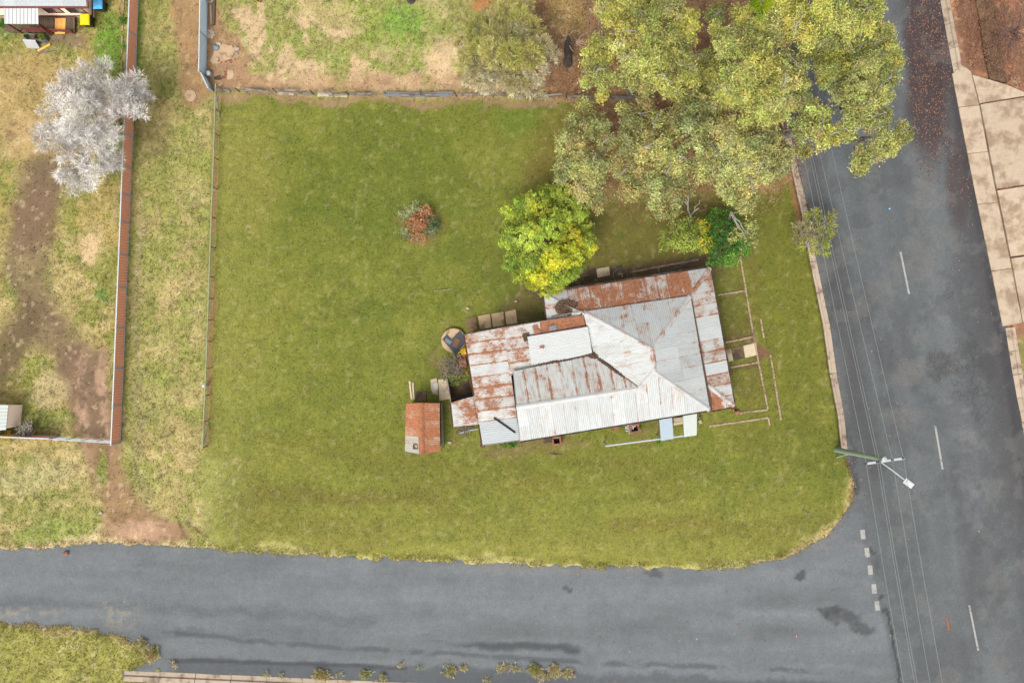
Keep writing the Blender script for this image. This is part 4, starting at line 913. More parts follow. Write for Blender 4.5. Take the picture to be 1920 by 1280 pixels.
# ------------------------------------------------------------------ brick chimney stumps on the south side
def brick_ring(root, c, w, d, z0, z1, ang, t=0.11, rowh=0.085):
    "courses of single bricks round an open shaft"
    R = Matrix.Rotation(ang, 3, 'Z'); n = int((z1 - z0) / rowh)
    for r in range(n):
        zz = z0 + (r + .5) * rowh
        for sgn, axis in ((-1, 0), (1, 0), (-1, 1), (1, 1)):
            L_ = w if axis == 0 else d - 2 * t; off = (d if axis == 0 else w) / 2 - t / 2
            m = max(1, round(L_ / 0.24)); bl = L_ / m
            for k in range(m):
                s = -L_ / 2 + (k + .5) * bl + (0.04 if r % 2 else -0.0)
                if r == n - 1 and random.random() < 0.25: continue
                v = Vector((s, sgn * off, 0)) if axis == 0 else Vector((sgn * off, s, 0))
                p = Vector(c) + R @ v; 
                yield (p.x, p.y, zz), (bl - 0.012, t) if axis == 0 else (t, bl - 0.012), ang + random.uniform(-.04, .04)
def chimney(cx, cy, w, d, h, ang, label):
    c = P(cx, cy, h); root = empty("chimney_stump", (c.x, c.y, 0), label, "chimney", "brick chimney stumps against the south wall")
    for p, (bx, by), an in brick_ring(root, (c.x, c.y, 0), w, d, 0.0, h, ang):
        obj("brick", MB().box(p, bx, by, 0.075, an), M_BRICK, root)
    obj("flue", MB().box((c.x, c.y, 0.15), w - 0.26, d - 0.26, 0.3, ang), M_SOOT_SHADE, root)
    return root
chimney(1044, 827, 0.62, 0.56, 0.85, 0.15, "broken brick chimney stump beneath the rear wing eave, farther from the pale sheets")
chimney(1190.5, 803, 0.66, 0.60, 0.85, 0.15, "square brick chimney stump next to white rubbish, nearer the pale sheets")
hx = P(1030, 824); 
tag(obj("concrete_block", MB().prism([P(1018, 822), P(1033, 819), P(1035, 828), P(1020, 831)], -0.05, 0.25, 0.03), M_CONC_DIRTY), "grey concrete hearth block beside the broken chimney stump", "block")
tag(obj("concrete_block", MB().prism([P(1178, 797), P(1196, 794), P(1197, 798), P(1180, 801)], -0.05, 0.22, 0.03), M_BRICK), "low brick hearth ledge behind the square chimney stump", "block")
mb = MB()
for i in range(16):
    p = P(1181 + random.uniform(-7, 7), 803 + random.uniform(-8, 8)); a = random.uniform(0, 3.1)
    mb.box((p.x, p.y, 0.35 + random.uniform(0, .12)), random.uniform(.2, .5), 0.05, 0.03, a, random.uniform(-.3, .3))
tag(obj("broken_laths", mb, M_WHITE), "splintered white laths heaped on the square chimney stump", "rubbish", kind="stuff")
tag(obj("red_downpipe_box", MB().box(P(1153, 801) + Vector((0, 0, .3)), .28, .3, .6, .2).box(P(1153, 801) + Vector((0.02, 0, .62)), .34, .2, .06, .2), M_TERRA), "small terracotta box against the wall between the two chimney stumps", "box")
tag(obj("timber_stake", MB().tube([P(1157, 797), P(1158, 797, 1.0)], .04, 6).box(P(1158, 797, 1.0), .1, .1, .02), M_GREYWOOD), "thin upright timber stake beside the small terracotta box", "stake")

# porch: two loose sheets on a white beam
pr = empty("porch_frame", tuple(P(1230, 815)), "white beam porch frame on the south side of cottage", "porch")
b0, b1, b2 = P(1135, 836, 2.1), P(1239, 823, 2.1), P(1305, 814, 2.1)
obj("beam", MB().bar(b0, b2, 0.09, 0.10), M_METALW, pr)
for t in (0.02, 0.62, 0.97):
    p = b0.lerp(b2, t); obj("post", MB().box((p.x, p.y, 1.0), 0.07, 0.07, 2.02), M_METALW, pr)
def flat_sheet(name, px4, zs, mt, label, cat, rib=0.2):
    pts = [P(x, y, z) for (x, y), z in zip(px4, zs)]; mb = MB(); n = 8
    a, b, c, d = pts
    for i in range(n):
        t0, t1 = i / n, (i + 1) / n - 0.012
        mb.slab([a.lerp(b, t0), a.lerp(b, t1), d.lerp(c, t1), d.lerp(c, t0)], 0.025)
        mb.bar(a.lerp(b, t0) + Vector((0, 0, .012)), d.lerp(c, t0) + Vector((0, 0, .012)), 0.03, 0.03)
    return tag(obj(name, mb, mt), label, cat)
flat_sheet("awning_sheet", [(1236, 783), (1260, 781), (1263.5, 822), (1240, 826)], [2.62, 2.62, 2.18, 2.18], M_PALEBLUE, "pale blue awning sheet resting on the south porch beam", "roof sheet")
flat_sheet("awning_sheet", [(1281, 777), (1307, 774), (1306.5, 815.5), (1283, 819)], [2.62, 2.62, 2.18, 2.18], M_PALEGREEN, "pale green white awning sheet at the end of the porch beam", "roof sheet")
tag(obj("door_step", MB().prism([P(1262, 792), P(1280, 789), P(1280, 794), P(1263, 797)], -0.02, 0.16).prism([P(1262, 783), P(1280, 781), P(1280, 788), P(1263, 791)], -0.02, 0.3), M_CONC), "concrete doorstep between the two pale awning sheets", "step")
tag(obj("wall_tap", MB().tube([P(1312, 784), P(1312, 784, .5)], .05, 6).box(P(1312, 790) + Vector((0, 0, .12)), .18, .25, .25, .4), M_STONE), "pale tap stand with stone beside the green awning sheet", "tap")
obj_ = MB()
for i in range(9):
    p = P(1378 + random.uniform(-5, 7), 769 + random.uniform(-4, 6)); obj_.box((p.x, p.y, .12 + .05 * (i % 3)), .24, .12, .09, random.uniform(0, 3))
tag(obj("brick_heap", obj_, M_BRICK), "little heap of old bricks at the south-east verandah corner", "brick heap")

# ------------------------------------------------------------------ shed with rusty gable roof
shc = P(794, 803, 1.0); shed = empty("garden_shed", (shc.x, shc.y, 0), "small shed with orange rusty gable roof on the lawn", "shed")
ridge = [(788.5, 755, 2.55), (791, 851, 2.55)]
roof_face(shed, [(761.5, 755, 1.98), ridge[0], ridge[1], (760, 846, 1.98)], (-28, 0), (0.6, 0.95), (0.2, 0.6), mt=M_SHEDIRON, width=0.6, special=lambda i, r, n, m: (0.05, 1.0, 0.2) if i == 0 else ((0.4, 0.9, 0.3) if i == 1 else None))
roof_face(shed, [ridge[0], (824, 755, 1.98), (825, 846, 1.98), ridge[1]], (34, 0), (0.55, 0.9), (0.1, 0.5), mt=M_SHEDIRON, width=0.6)
cap(shed, P(*ridge[0]), P(*ridge[1]), w=0.2, color=(0.95, 0.1, 0.2, 1)).data.materials[0] = M_SHEDIRON
sc4 = [P(763, 758, 1.98), P(823, 758, 1.98), P(824, 845, 1.98), P(762, 844, 1.98)]
obj("wall", MB().prism(inset(sc4, 0.08), -0.05, 1.93), M_WALL, shed)
for a, b in ((0, 1), (3, 2)):
    p, q_ = sc4[a], sc4[b]; mid_ = p.lerp(q_, .5); mid_.z = 2.46; sgn = -1 if a == 0 else 1; off = Vector((0, 0.12 * sgn, 0))
    obj("gable_wall", MB().add([tuple(v + o_) for o_ in (Vector((0, 0, -.05)) + off * .8, Vector((0, 0, -.05)) + off * 1.3) for v in (p, q_, mid_)], [(0, 1, 2), (5, 4, 3), (0, 3, 4, 1), (1, 4, 5, 2), (2, 5, 3, 0)]), M_SHEDIRON, shed, color=(0.5, .5, .5, 1))
# corrugated side wall on the east, vent box on the roof, door
a0, a1 = P(826, 757, 1.9), P(828, 844, 1.9); a0.z = a1.z = 0
n = 26; us = [a0.lerp(a1, i / n) for i in range(n + 1)]; mb = MB(); vv = []
for i, u in enumerate(us):
    e = 0.05 + (0.02 if i % 2 else 0); vv += [(u.x - .04 + e, u.y, 0.02), (u.x - .04 + e, u.y, 1.88)]
mb.add(vv, [(2 * i, 2 * i + 2, 2 * i + 3, 2 * i + 1) for i in range(n)])
obj("side_cladding", mb, M_IRON, shed, color=(0.2, .8, .4, 1))
vb = P(779, 837, 2.4); mv = MB()
for dx, dy, sx, sy in ((-.14, 0, .05, .33), (.14, 0, .05, .33), (0, -.14, .24, .05), (0, .14, .24, .05)): mv.box((vb.x + dx, vb.y + dy, 2.36), sx, sy, .28)
vent = obj("roof_vent", mv, M_WOOD, shed); obj("shaft", MB().box((vb.x, vb.y, 2.28), .22, .22, .04), M_SOOT_SHADE, vent)  # near-black plate colours in the shade of the vent hole
dp = sc4[3].lerp(sc4[2], .5); obj("door", MB().box((dp.x, dp.y - 0.0, .92), .8, .05, 1.8), M_WOOD, shed)

# ------------------------------------------------------------------ paving, slabs and clutter round the cottage
for i, (poly, lb) in enumerate((([(873, 597), (893, 592), (896, 619), (877, 623)], "cracked mossy paving slab nearest the round tank stand"), ([(896, 592), (919, 588), (922, 614), (900, 618)], "second paving slab from the round tank stand by rear wall"),
                                ([(921, 588), (944, 584), (947, 610), (924, 614)], "third paving slab from the round tank stand by rear wall"), ([(947, 584), (967, 580), (971, 606), (949, 609)], "paving slab farthest from the tank stand by rear wall"))):
    o = tag(obj("paving_slab", MB().prism([P(*p) for p in poly], -0.05, 0.07 + 0.012 * (i % 2), 0.015), M_CONC_DIRTY if i == 0 else M_PAVER), lb, "paving slab", "paving slabs by the rear wall")
ts = P(851, 638); tag(obj("tank_stand", MB().lathe((ts.x, ts.y, -.05), [(.84, 0), (.84, .38), (.80, .42)], 28).lathe((ts.x, ts.y, .371), [(.72, 0), (.72, .004)], 28), M_TAN), "round tan concrete tank stand at the rear wall", "tank stand")
for (pts, z, mt_, lb) in (([(829, 636), (838, 626), (864, 654), (853, 664)], .40, M_SLATE, "long dark sheet across the round tank stand"), ([(842, 640), (862, 620), (876, 638), (858, 661)], .43, M_SLATE, "wide dark sheet nearest the wall on the round tank stand"), ([(836, 633), (848, 640), (843, 646), (834, 640)], .46, M_HOSE, "small grey offcut at the outer edge of tank stand")):
    tag(obj("roofing_sheet", MB().slab([P(x, y, z) for x, y in pts], .02), mt_), lb, "sheet")
tag(obj("timber_board", MB().slab([P(854, 633, .5), P(863, 636, .5), P(857, 652, .5), P(848, 649, .5)], .04), M_WOOD), "short tan board on the dark sheets of the tank stand", "board")
for (poly, z, mt_, lb) in (([(807, 711), (819, 708), (822, 741), (812, 739), (808, 730)], .06, M_CONC, "broken pale slab with green tub beside the concrete path"), ([(821, 711), (840, 709), (844, 747), (824, 752)], .05, M_CONC, "concrete path slab leading to the low lean-to"),
                          ([(779, 734), (800, 732), (799, 752), (779, 752)], .06, M_CONC_DIRTY, "stained concrete slab touching the shed's back wall"), ([(845, 711), (875, 708), (886, 735), (848, 748)], .04, M_CONC_DIRTY, "dark mossy slab between the lean-to and grey bush")):
    tag(obj("concrete_slab", MB().prism([P(*p) for p in poly], -.05, z, .015), mt_), lb, "slab")
tag(obj("wash_tub", MB().prism([P(813, 718), P(821, 717), P(821.5, 729), P(814, 730)], .06, .16).prism([P(814.5, 719.5), P(819.7, 719), P(820, 727.5), P(815.3, 728)], .161, .165), M_PALEGREEN), "pale green shallow tub on the broken slab", "tub")
for (a, b, lb) in (((768, 714), (772, 748), "left of the two pale planks lying behind the shed"), ((774, 716), (776, 748), "right of the two pale planks lying behind the shed")):
    tag(obj("pale_plank", MB().bar(P(*a) + Vector((0, 0, .06)), P(*b) + Vector((0, 0, .06)), .12, .06), M_CONC), lb, "plank")
wt = MB(); wt.bar(P(846, 752, .9), P(890, 744, 1.0), .10, .5).bar(P(849, 749, 1.16), P(889, 742, 1.26), .08, .04)
tag(obj("trough", MB().bar(P(847, 753, .6), P(889, 742.5, .6), .05, 1.1).bar(P(846, 749, .6), P(888, 738.5, .6), .05, 1.1).bar(P(846.5, 751, .25), P(888, 740.5, .25), .18, .05), M_SLATE), "dark narrow trough along the low lean-to roof edge", "trough")
tag(obj("side_wall", MB().bar(P(839, 709, .75), P(847, 755, .75), .08, 1.5), M_GREYWOOD), "thin weathered screen wall beside the lean-to path", "wall")
tr = P(868, 676, .6); tag(obj("hot_water_flue", MB().box((tr.x, tr.y, .6), .42, .9, 1.2, .1).lathe((tr.x - .28, tr.y + .02, 0), [(.2, 0), (.2, 1.25), (.12, 1.35)], 14).box((tr.x, tr.y - .1, 1.25), .5, .55, .08, .15), M_TERRA), "terracotta box with round flue against the rear wall", "flue")
mb = MB()
for i in range(26):
    c = P(873 + random.uniform(-12, 10), 800 + random.uniform(-9, 9)); a = random.uniform(0, 3.14); L_ = random.uniform(.6, 1.5)
    d = Vector((math.cos(a), math.sin(a), 0)) * L_ / 2; mb.tube([c - d + Vector((0, 0, .1)), c + Vector((0, 0, random.uniform(.2, .6))), c + d + Vector((0, 0, .15))], [.02, .018, .008], 4)
tag(obj("brush_pile", mb, M_GREYWOOD), "tangled heap of dry branches at the lean-to end", "branches", kind="stuff")
tag(obj("white_pole", MB().tube([P(861, 812, .12), P(882, 806, .5), P(897, 804, .9)], .04, 6), M_METALW), "white pole leaning on the brush by the rear corner", "pole")
for (x, y, s_, lb, mt_) in ((843, 829, .3, "grey stone block between shed and cottage", M_STONE), (905, 836, .35, "grey footing block at the cottage's rear corner", M_CONC_DIRTY), (967, 565, .22, "flat pale stone on the lawn beyond the paving", M_STONE), (877, 578, .25, "flat mossy stone in the lawn above the slabs", M_STONE), (190, 961, .3, "tan block lying in the crossover dirt", M_STONE), (106, 823, .35, "tan block beside the side fence of yard", M_STONE)):
    p = P(x, y); tag(obj("stone_block", MB().prism([(p.x + s_ * .6 * math.cos(t + .3) * random.uniform(.8, 1.1), p.y + s_ * .45 * math.sin(t + .3) * random.uniform(.8, 1.1)) for t in (0.3, 1.4, 2.6, 3.7, 4.6, 5.6)], -.03, .14, .03), mt_), lb, "stone")
# rows of old brick garden edging
def edging(pts, label, w=0.11, h=0.09, gap=0.0):
    mb = MB(); P3 = resample([P(*p) for p in pts], 0.25)
    for a, b in zip(P3[:-1], P3[1:]):
        if random.random() < gap: continue
        d = (b - a); c = (a + b) / 2; mb.box((c.x + random.uniform(-.01, .01), c.y + random.uniform(-.01, .01), h / 2 - .02 + random.uniform(-.012, .012)), d.length - .015, w, h, math.atan2(d.y, d.x) + random.uniform(-.04, .04))
    return tag(obj("garden_edging", mb, M_EDGING), label, "edging")
edging([(1387.5, 480), (1398, 544), (1414, 639), (1439.5, 767)], "long brick edging line parallel to the east verandah")
edging([(1424.6, 590), (1432, 634)], "short brick edging stub above the brown path end", gap=.15)
edging([(1444, 664), (1464, 787)], "outer brick edging line below the brown path end", gap=.05)
edging([(1345, 553.5), (1398, 545)], "cross row of edging bricks near the north-east corner")
edging([(1360, 642), (1413, 631)], "cross row of edging bricks just above the front path")
edging([(1369, 689), (1421.6, 679)], "cross row of edging bricks just below the front path")
edging([(1379, 775), (1439.5, 768)], "edging row closing the east garden at its south end")
edging([(1329, 799), (1440, 783), (1443, 798)], "hooked edging row south-east of the cottage", gap=.04)
edging([(1180, 511), (1235, 500), (1310, 487)], "brick edging line along the shaded north side")
edging([(1234, 501), (1236, 511)], "tiny edging stub joining the northern line")
edging([(1158, 514), (1166, 513), (1167, 520)], "bent edging corner inside the loop of hose", gap=0)
for (poly, mt_, z, lb) in (([(1361, 655), (1370, 653), (1375, 676), (1366, 678)], M_CONC, .05, "front path slab touching the east verandah"), ([(1371, 653), (1392, 648), (1396, 671), (1376, 676)], M_CONC_DIRTY, .045, "soot dark front path slab in the middle"), ([(1393, 648), (1417, 642), (1421, 665), (1397, 671)], M_CONC, .055, "pale front path slab beside the brown earth end")):
    tag(obj("path_slab", MB().prism([P(*p) for p in poly], -.05, z, .012), mt_), lb, "slab", "front path slabs")
for (poly, mt_, lb) in (([(1118, 504), (1142, 500), (1144, 516), (1120, 521)], M_CONC, "pale square slab on the shaded north path"), ([(1086, 510), (1117, 504), (1119, 521), (1088, 528)], M_CONC_DIRTY, "brown north path slab beneath the lime tree edge"), ([(1144, 500), (1166, 497), (1166, 507), (1145, 514)], M_CONC_DIRTY, "brown north path slab towards the hose loop")):
    tag(obj("path_slab", MB().prism([P(*p) for p in poly], -.05, .05, .012), mt_), lb, "slab", "north path slabs")
hc = P(1163, 516); ring = [hc + Vector((M(13.5) * math.cos(t), M(13) * math.sin(t), .06 + 1.3 * max(0, -math.sin(t)) * .0)) for t in np.linspace(0, 6.283, 28)]
tag(obj("garden_hose", MB().tube(ring, .03, 6), M_HOSE), "grey hose lying in a ring north of the roof", "hose")
tag(obj("black_pipe", MB().tube([P(1239, 513, .1), P(1262, 505, .12), P(1285, 494, .12), P(1306, 482, .1)], .035, 6), M_HOSE), "dark poly pipe curving from roof edge under the shrub", "pipe")
tag(obj("fallen_stick", MB().tube([P(814, 545, .05), P(832, 543.5, .07), P(850, 541, .04)], [.03, .025, .012], 6), M_GREENPIPE), "thin pale stick lying alone on the lawn", "stick")
tag(obj("fallen_stick", MB().tube([P(1030, 850, .05), P(1042, 852, .06), P(1053, 851, .04)], [.03, .03, .02], 6), M_GREYWOOD), "short pale stick on grass below the chimney stump", "stick")
tag(obj("fallen_branch", MB().tube([P(1503, 954, .05), P(1517, 962, .08), P(1523, 972, .05)], [.03, .025, .012], 6).tube([P(1517, 962, .08), P(1519, 952, .1)], [.025, .01], 5), M_GREYWOOD), "small forked branch on the grass near the street corner", "branch")

# ------------------------------------------------------------------ fences
def trap_panel(mb, a, b, z0, z1, pitch=0.19, amp=0.03, nrm=None):
    d = (b - a); L_ = d.length; d.normalize(); n = nrm or Vector((-d.y, d.x, 0)); vv = []; k = max(1, round(L_ / pitch)); st = []
    for i in range(k):
        for t, e in ((0, 0), (.15, 1), (.5, 1), (.65, 0)): st.append(((i + t) * L_ / k, e))
    st.append((L_, 0))
    for s, e in st:
        p = a + d * s + n * (amp * e); vv += [(p.x, p.y, z0), (p.x, p.y, z1)]
    mb.add(vv, [(2 * i, 2 * i + 2, 2 * i + 3, 2 * i + 1) for i in range(len(st) - 1)]); return mb
def steel_fence(pts, h, label, step, pm, lean=0.0, panel_name="fence_panel", pside=1, cols=None):
    o = pts[0].copy(); o.z = 0; root = empty("steel_fence", o, label, "fence"); tag(root, group=None)
    P3 = resample(pts, step)
    for i, (a, b) in enumerate(zip(P3[:-1], P3[1:])):
        d = (b - a).normalized(); n = Vector((-d.y, d.x, 0)) * pside
        obj(panel_name, trap_panel(MB(), a + d * .03, b - d * .03, 0.03, h - .02, nrm=n * 1.0), pm, root)
        obj("top_rail", MB().bar(a + Vector((0, 0, h)) + d * .03, b + Vector((0, 0, h)) - d * .03, .075, .06), M_RAIL, root)
        obj("bottom_rail", MB().bar(a + Vector((0, 0, .06)) + n * .035 + d * .03, b + Vector((0, 0, .06)) + n * .035 - d * .03, .03, .06), M_RAIL, root)
    for p in P3: obj("post", MB().box((p.x, p.y, h / 2 + .01), .10, .10, h + .04, math.atan2(d.y, d.x)), M_RAIL, root)
    return root
red_pts = [P(263, -60), P(259, 0), P(254, 140), P(246, 318), P(242, 420), P(237, 540), P(231, 690), P(225, 829)]
steel_fence(red_pts, 1.5, "long terracotta steel fence with pale posts along the lane", 2.33, M_FENCE, pside=1)
steel_fence([P(-60, 812), P(0, 814), P(110, 818)], 1.5, "brown steel side fence on the left behind the dead shrub", 2.3, M_FENCE, pside=1)
gt = empty("farm_gate", tuple(P(170, 822)), "pale pipe gate closing the yard between two fences", "gate")
g0, g1 = P(112, 819), P(224, 826)
for z in (1.4, 1.05, .7, .35): obj("gate_rail", MB().tube([g0 + Vector((0, 0, z)), g1 + Vector((0, 0, z))], .03, 6), M_RAIL, gt)
for t in (0, .25, .5, .75, 1): p = g0.lerp(g1, t); obj("upright", MB().tube([p + Vector((0, 0, .1)), p + Vector((0, 0, 1.45))], .035, 6), M_RAIL, gt)
blue = steel_fence([P(389, -60), P(388.5, 0), P(386, 144)], 1.5, "pale blue grey steel fence beside the brown dirt lane", 2.3, M_BLUEFENCE, pside=1)
steel_fence([P(386.5, 146), P(399, 172)], 1.1, "short leaning pale fence return at the lane corner", 1.2, M_BLUEFENCE, pside=1)
# pipe-and-wire fence down the lane side of the lawn
wf_pts = [P(413, 166), P(409, 300), P(405, 410), P(401, 520), P(397, 640), P(393, 740), P(388.5, 836)]
wf = empty("wire_fence", tuple(wf_pts[0]), "pale green pipe and wire fence between lane and lawn", "fence")
W3 = resample(wf_pts, 1.75); ZT = 1.05
for a, b in zip(W3[:-1], W3[1:]): obj("top_pipe", MB().tube([a + Vector((0, 0, ZT)), b + Vector((0, 0, ZT))], .045, 6), M_GREENPIPE, wf)
for i, p in enumerate(W3): obj("post", MB().tube([p + Vector((0, 0, -.1)), p + Vector((0, 0, ZT))], .05 if i in (0, len(W3) - 1) else .028, 6), M_GREENPIPE if i in (0, len(W3) - 1) else M_POSTD, wf)
for z in (.25, .5, .78): obj("wire", MB().tube([p + Vector((0, 0, z)) for p in W3], .010, 4), M_WIRE, wf)
obj("brace", MB().tube([P(404, 170, ZT), P(411, 222, .05)], .045, 6), M_GREENPIPE, wf); obj("brace", MB().tube([P(381, 836, ZT), P(391, 792, .05)], .045, 6), M_GREENPIPE, wf)
tag(obj("vent_pipe", MB().lathe((P(389, 722).x, P(389, 722).y, 0), [(.10, 0), (.10, .75), (.12, .76), (.10, .86), (.04, .89)], 14), M_WHITE), "white capped short pipe beside the wire fence", "pipe")
# tumbledown north fence: star pickets with fallen weathered boards
nf = empty("old_fence", tuple(P(402, 172)), "tumbledown grey board and picket fence behind the lawn", "fence")
nfl = [(404, 170), (449, 172), (518, 174), (588, 177), (655, 179), (724, 180), (790, 182), (856, 181), (925, 182), (993, 184), (1062, 184), (1131, 185), (1200, 187)]
for x, y in nfl: p = P(x, y); obj("picket", MB().bar(p, p + Vector((random.uniform(-.08, .02), random.uniform(-.02, .08), 1.0)), .05, .05), M_POSTD, nf)
for (xa, ya), (xb, yb) in zip(nfl[:-1], nfl[1:]):
    for k in range(3):
        z = [.3, .55, .85][k]; a = P(xa, ya) + Vector((.0, .0, z)); b = P(xb, yb) + Vector((0, 0, z)); mid_ = a.lerp(b, .5) + Vector((0, 0, -.08))
        obj("wire", MB().tube([a, mid_, b], .012, 4), M_WIRE, nf)
    n = random.choice((2, 3, 3))
    for k in range(n):
        t = random.uniform(0, .5); L_ = random.uniform(.35, .6); a = P(xa, ya).lerp(P(xb, yb), t); b = P(xa, ya).lerp(P(xb, yb), min(1, t + L_)); z = random.uniform(.2, .85)
        obj("board", MB().bar(a + Vector((0, random.uniform(-.14, .06), z)), b + Vector((0, random.uniform(-.14, .06), z + random.uniform(-.08, .08))), random.uniform(.1, .2), .03), M_GREYWOOD, nf)
for (x0_, x1_, yy) in ((521, 552, 173), (596, 625, 176), (627, 652, 177)):
    obj("fallen_board", MB().bar(P(x0_, yy + 3) + Vector((0, 0, .12)), P(x1_, yy + 4) + Vector((0, 0, .14)), .22, .03), M_CONC, nf)
obj("fallen_board", MB().bar(P(720, 180) + Vector((0, 0, .5)), P(792, 181) + Vector((0, 0, .45)), .30, .03), M_GREYTUB, nf)
obj("fallen_board", MB().bar(P(794, 181) + Vector((0, 0, .5)), P(850, 179) + Vector((0, 0, .5)), .28, .03), M_GREYTUB, nf)
# thin fence running up behind the stump, timber rail beyond
tf = empty("pipe_fence", tuple(P(1116, 175)), "thin pipe rail fence with red caps behind the black stump", "fence")
tl = [(1124, 172), (1114, 105), (1105, 45), (1097, -20), (1090, -80)]
for a, b in zip(tl[:-1], tl[1:]): obj("rail", MB().tube([P(*a) + Vector((0, 0, 1.0)), P(*b) + Vector((0, 0, 1.0))], .035, 6), M_GREYWOOD, tf)
for a in tl: obj("post", MB().tube([P(*a), P(*a) + Vector((0, 0, 1.0))], .04, 6), M_GREYWOOD, tf); obj("cap", MB().box(P(*a) + Vector((0, 0, 1.04)), .16, .16, .08), M_TERRA, tf)
tag(obj("timber_rail", MB().bar(P(1337, 105, .9), P(1320, -40, .9), .22, .06).bar(P(1337, 105, .45), P(1337, 104, .44), .1, .9).bar(P(1320, -40, .45), P(1320, -41, .44), .1, .9), M_WOOD), "orange brown timber fence rail seen between the gum crowns", "rail")

# ------------------------------------------------------------------ street light pole and power lines
pb, pt = P(1568, 843), P(1658, 860.5, 8.5)
lp = empty("street_light_pole", tuple(pb), "leaning green timber power pole with street light at the kerb", "power pole")
obj("pole", MB().tube([pb + Vector((0, 0, -.2)), pb.lerp(pt, .5), pt], [.19, .16, .13], 12), M_POLE, lp, smooth=False)
obj("pole_cap", MB().lathe(tuple(pt - Vector((0, 0, .02))), [(.15, 0), (.15, .08), (.06, .12)], 12), M_METALW, lp)
c0, c1 = P(1623, 869, 8.15), P(1696, 858.5, 8.15)
arm = obj("crossarm", MB().bar(c0, c1, .14, .14), M_METALW, lp)
WIRES = [(1624, 869, 1511, 295, 1689, 1240), (1645, 866, 1522, 295, 1710, 1240), (1649.5, 865.5, 1527, 295, 1714.5, 1240), (1673.5, 862, 1542, 295, 1739, 1240), (1694, 858.5, 1566, 295, 1762, 1240)]
for w in WIRES: ins = P(w[0], w[1], 8.3); obj("insulator", MB().lathe((ins.x, ins.y, 8.2), [(.05, 0), (.08, .05), (.05, .09), (.07, .14), (.03, .18)], 8), M_SLATE, arm)
l0, l1 = P(1652, 866, 7.6), P(1697, 900, 8.0); obj("lamp_arm", MB().tube([l0, l0.lerp(l1, .5) + Vector((0, 0, .12)), l1], .045, 6), M_METALW, lp)
lh = P(1703, 905.5, 8.0); ang = math.atan2(-(905.5 - 866), 1703 - 1652)
head = obj("lamp_head", MB().box((lh.x, lh.y, 8.0), .62, .34, .14, ang).box((lh.x + .02, lh.y - .02, 8.09), .44, .26, .06, ang), M_WHITE, lp)
obj("lens", MB().box((lh.x + .14 * math.cos(ang), lh.y + .14 * math.sin(ang), 7.91), .3, .26, .05, ang), M_GLASSL, head)
obj("stay_rod", MB().tube([P(1660, 867, 7.9), P(1681, 874, 8.1), P(1698, 884, 8.25)], .018, 5), M_GREYWOOD, lp)
obj("conduit", MB().tube([P(1569, 857, .0), P(1571, 856.5, .3), P(1592, 850.5, 2.4)], .05, 6), M_METALW, lp)
wl_names = ("outermost power line on the lawn side of the street", "second power line from the lawn side of street", "middle power line running close beside the second one", "fourth power line from the lawn side of street", "outermost power line nearest the road's centre dashes")
for w, lb in zip(WIRES, wl_names):
    a = P(w[0], w[1], 8.38); sN = (w[2] - w[0]) / (w[3] - w[1]); n1 = P(w[0] + sN * (-240 - w[1]), -240, 8.3); sS = (w[4] - w[0]) / (w[5] - w[1]); s1 = P(w[0] + sS * (1520 - w[1]), 1520, 8.3)
    pts = []
    for t in np.linspace(0, 1, 24): p = n1.lerp(a, float(t)); p.z -= 0.7 * 4 * t * (1 - t) * .4; pts.append(p)
    for t in np.linspace(0, 1, 16)[1:]: p = a.lerp(s1, float(t)); p.z -= 0.7 * 4 * t * (1 - t) * .25; pts.append(p)
    tag(obj("power_line", MB().tube(pts, .012, 4), M_WIRELINE), lb, "power line", "power lines over the street")

# ------------------------------------------------------------------ neighbour's house in the top left corner
nh = empty("brick_trim_house", tuple(P(60, 20)), "cream neighbour house with grey roof and red trim, top left", "house")
cSE = P(177, 33); wy = cSE.y; wx = cSE.x
obj("wall", MB().prism([(wx - 14, wy), (wx, wy), (wx, wy + 9), (wx - 14, wy + 9)], 0.0, 2.35), M_CREAM, nh)
obj("base_trim", MB().box((wx - 7, wy - .03, .38), 14.1, .05, .12).box((wx + .03, wy + 4.5, .38), .05, 9.1, .12), M_TRIM, nh)
ez = 2.45; eE = P(163, 12, ez); ex = max(eE.x, wx + .05); ey = eE.y
rp = [(0, 0)]
k_y = 0.28
def npx(x, y, z): return (960 + x * FPX / (CAM_H - z), 640 - y * FPX / (CAM_H - z), z)
eS = eE.y; roof_x = eE.x
roof_face(nh, [npx(roof_x - 14, eS, ez), npx(roof_x, eS, ez), npx(roof_x, eS + 4, ez + 1.0), npx(roof_x - 14, eS + 4, ez + 1.0)], (0, 1), (0, 0), (0.35, 0.5), (0, 0.1))
obj("gutter", MB().bar(Vector((roof_x - 14, eS - .06, ez - .03)), Vector((roof_x + .1, eS - .06, ez - .03)), .12, .12), M_TRIM, nh); obj("gutter", MB().bar(Vector((roof_x + .05, eS, ez)), Vector((roof_x + .05, eS + 4, ez + 1.0)), .10, .14), M_TRIM, nh)
for xs in ((73, 101), (116, 144)):
    # windows on the south wall, sliding pane half dark, half blind
    xa = P(xs[0], 12, 2.1).x + .15; xb = P(xs[1], 12, 2.1).x + .15; xm = (xa + xb) / 2
    fr = MB().box((xm, wy - .03, 2.05), xb - xa + .12, .06, .07).box((xm, wy - .03, 1.05), xb - xa + .12, .06, .07)
    for x in (xa - .03, xm, xb + .03): fr.box((x, wy - .03, 1.55), .06, .06, .94)
    wdw = obj("window", fr, M_TRIM, nh)
    obj("pane", MB().box(((xa + xm) / 2, wy - .012, 1.55), (xm - xa) - .07, .02, .92), M_GLASS, wdw); obj("pane", MB().box(((xb + xm) / 2, wy - .012, 1.55), (xb - xm) - .07, .02, .92), M_GLASSL, wdw)
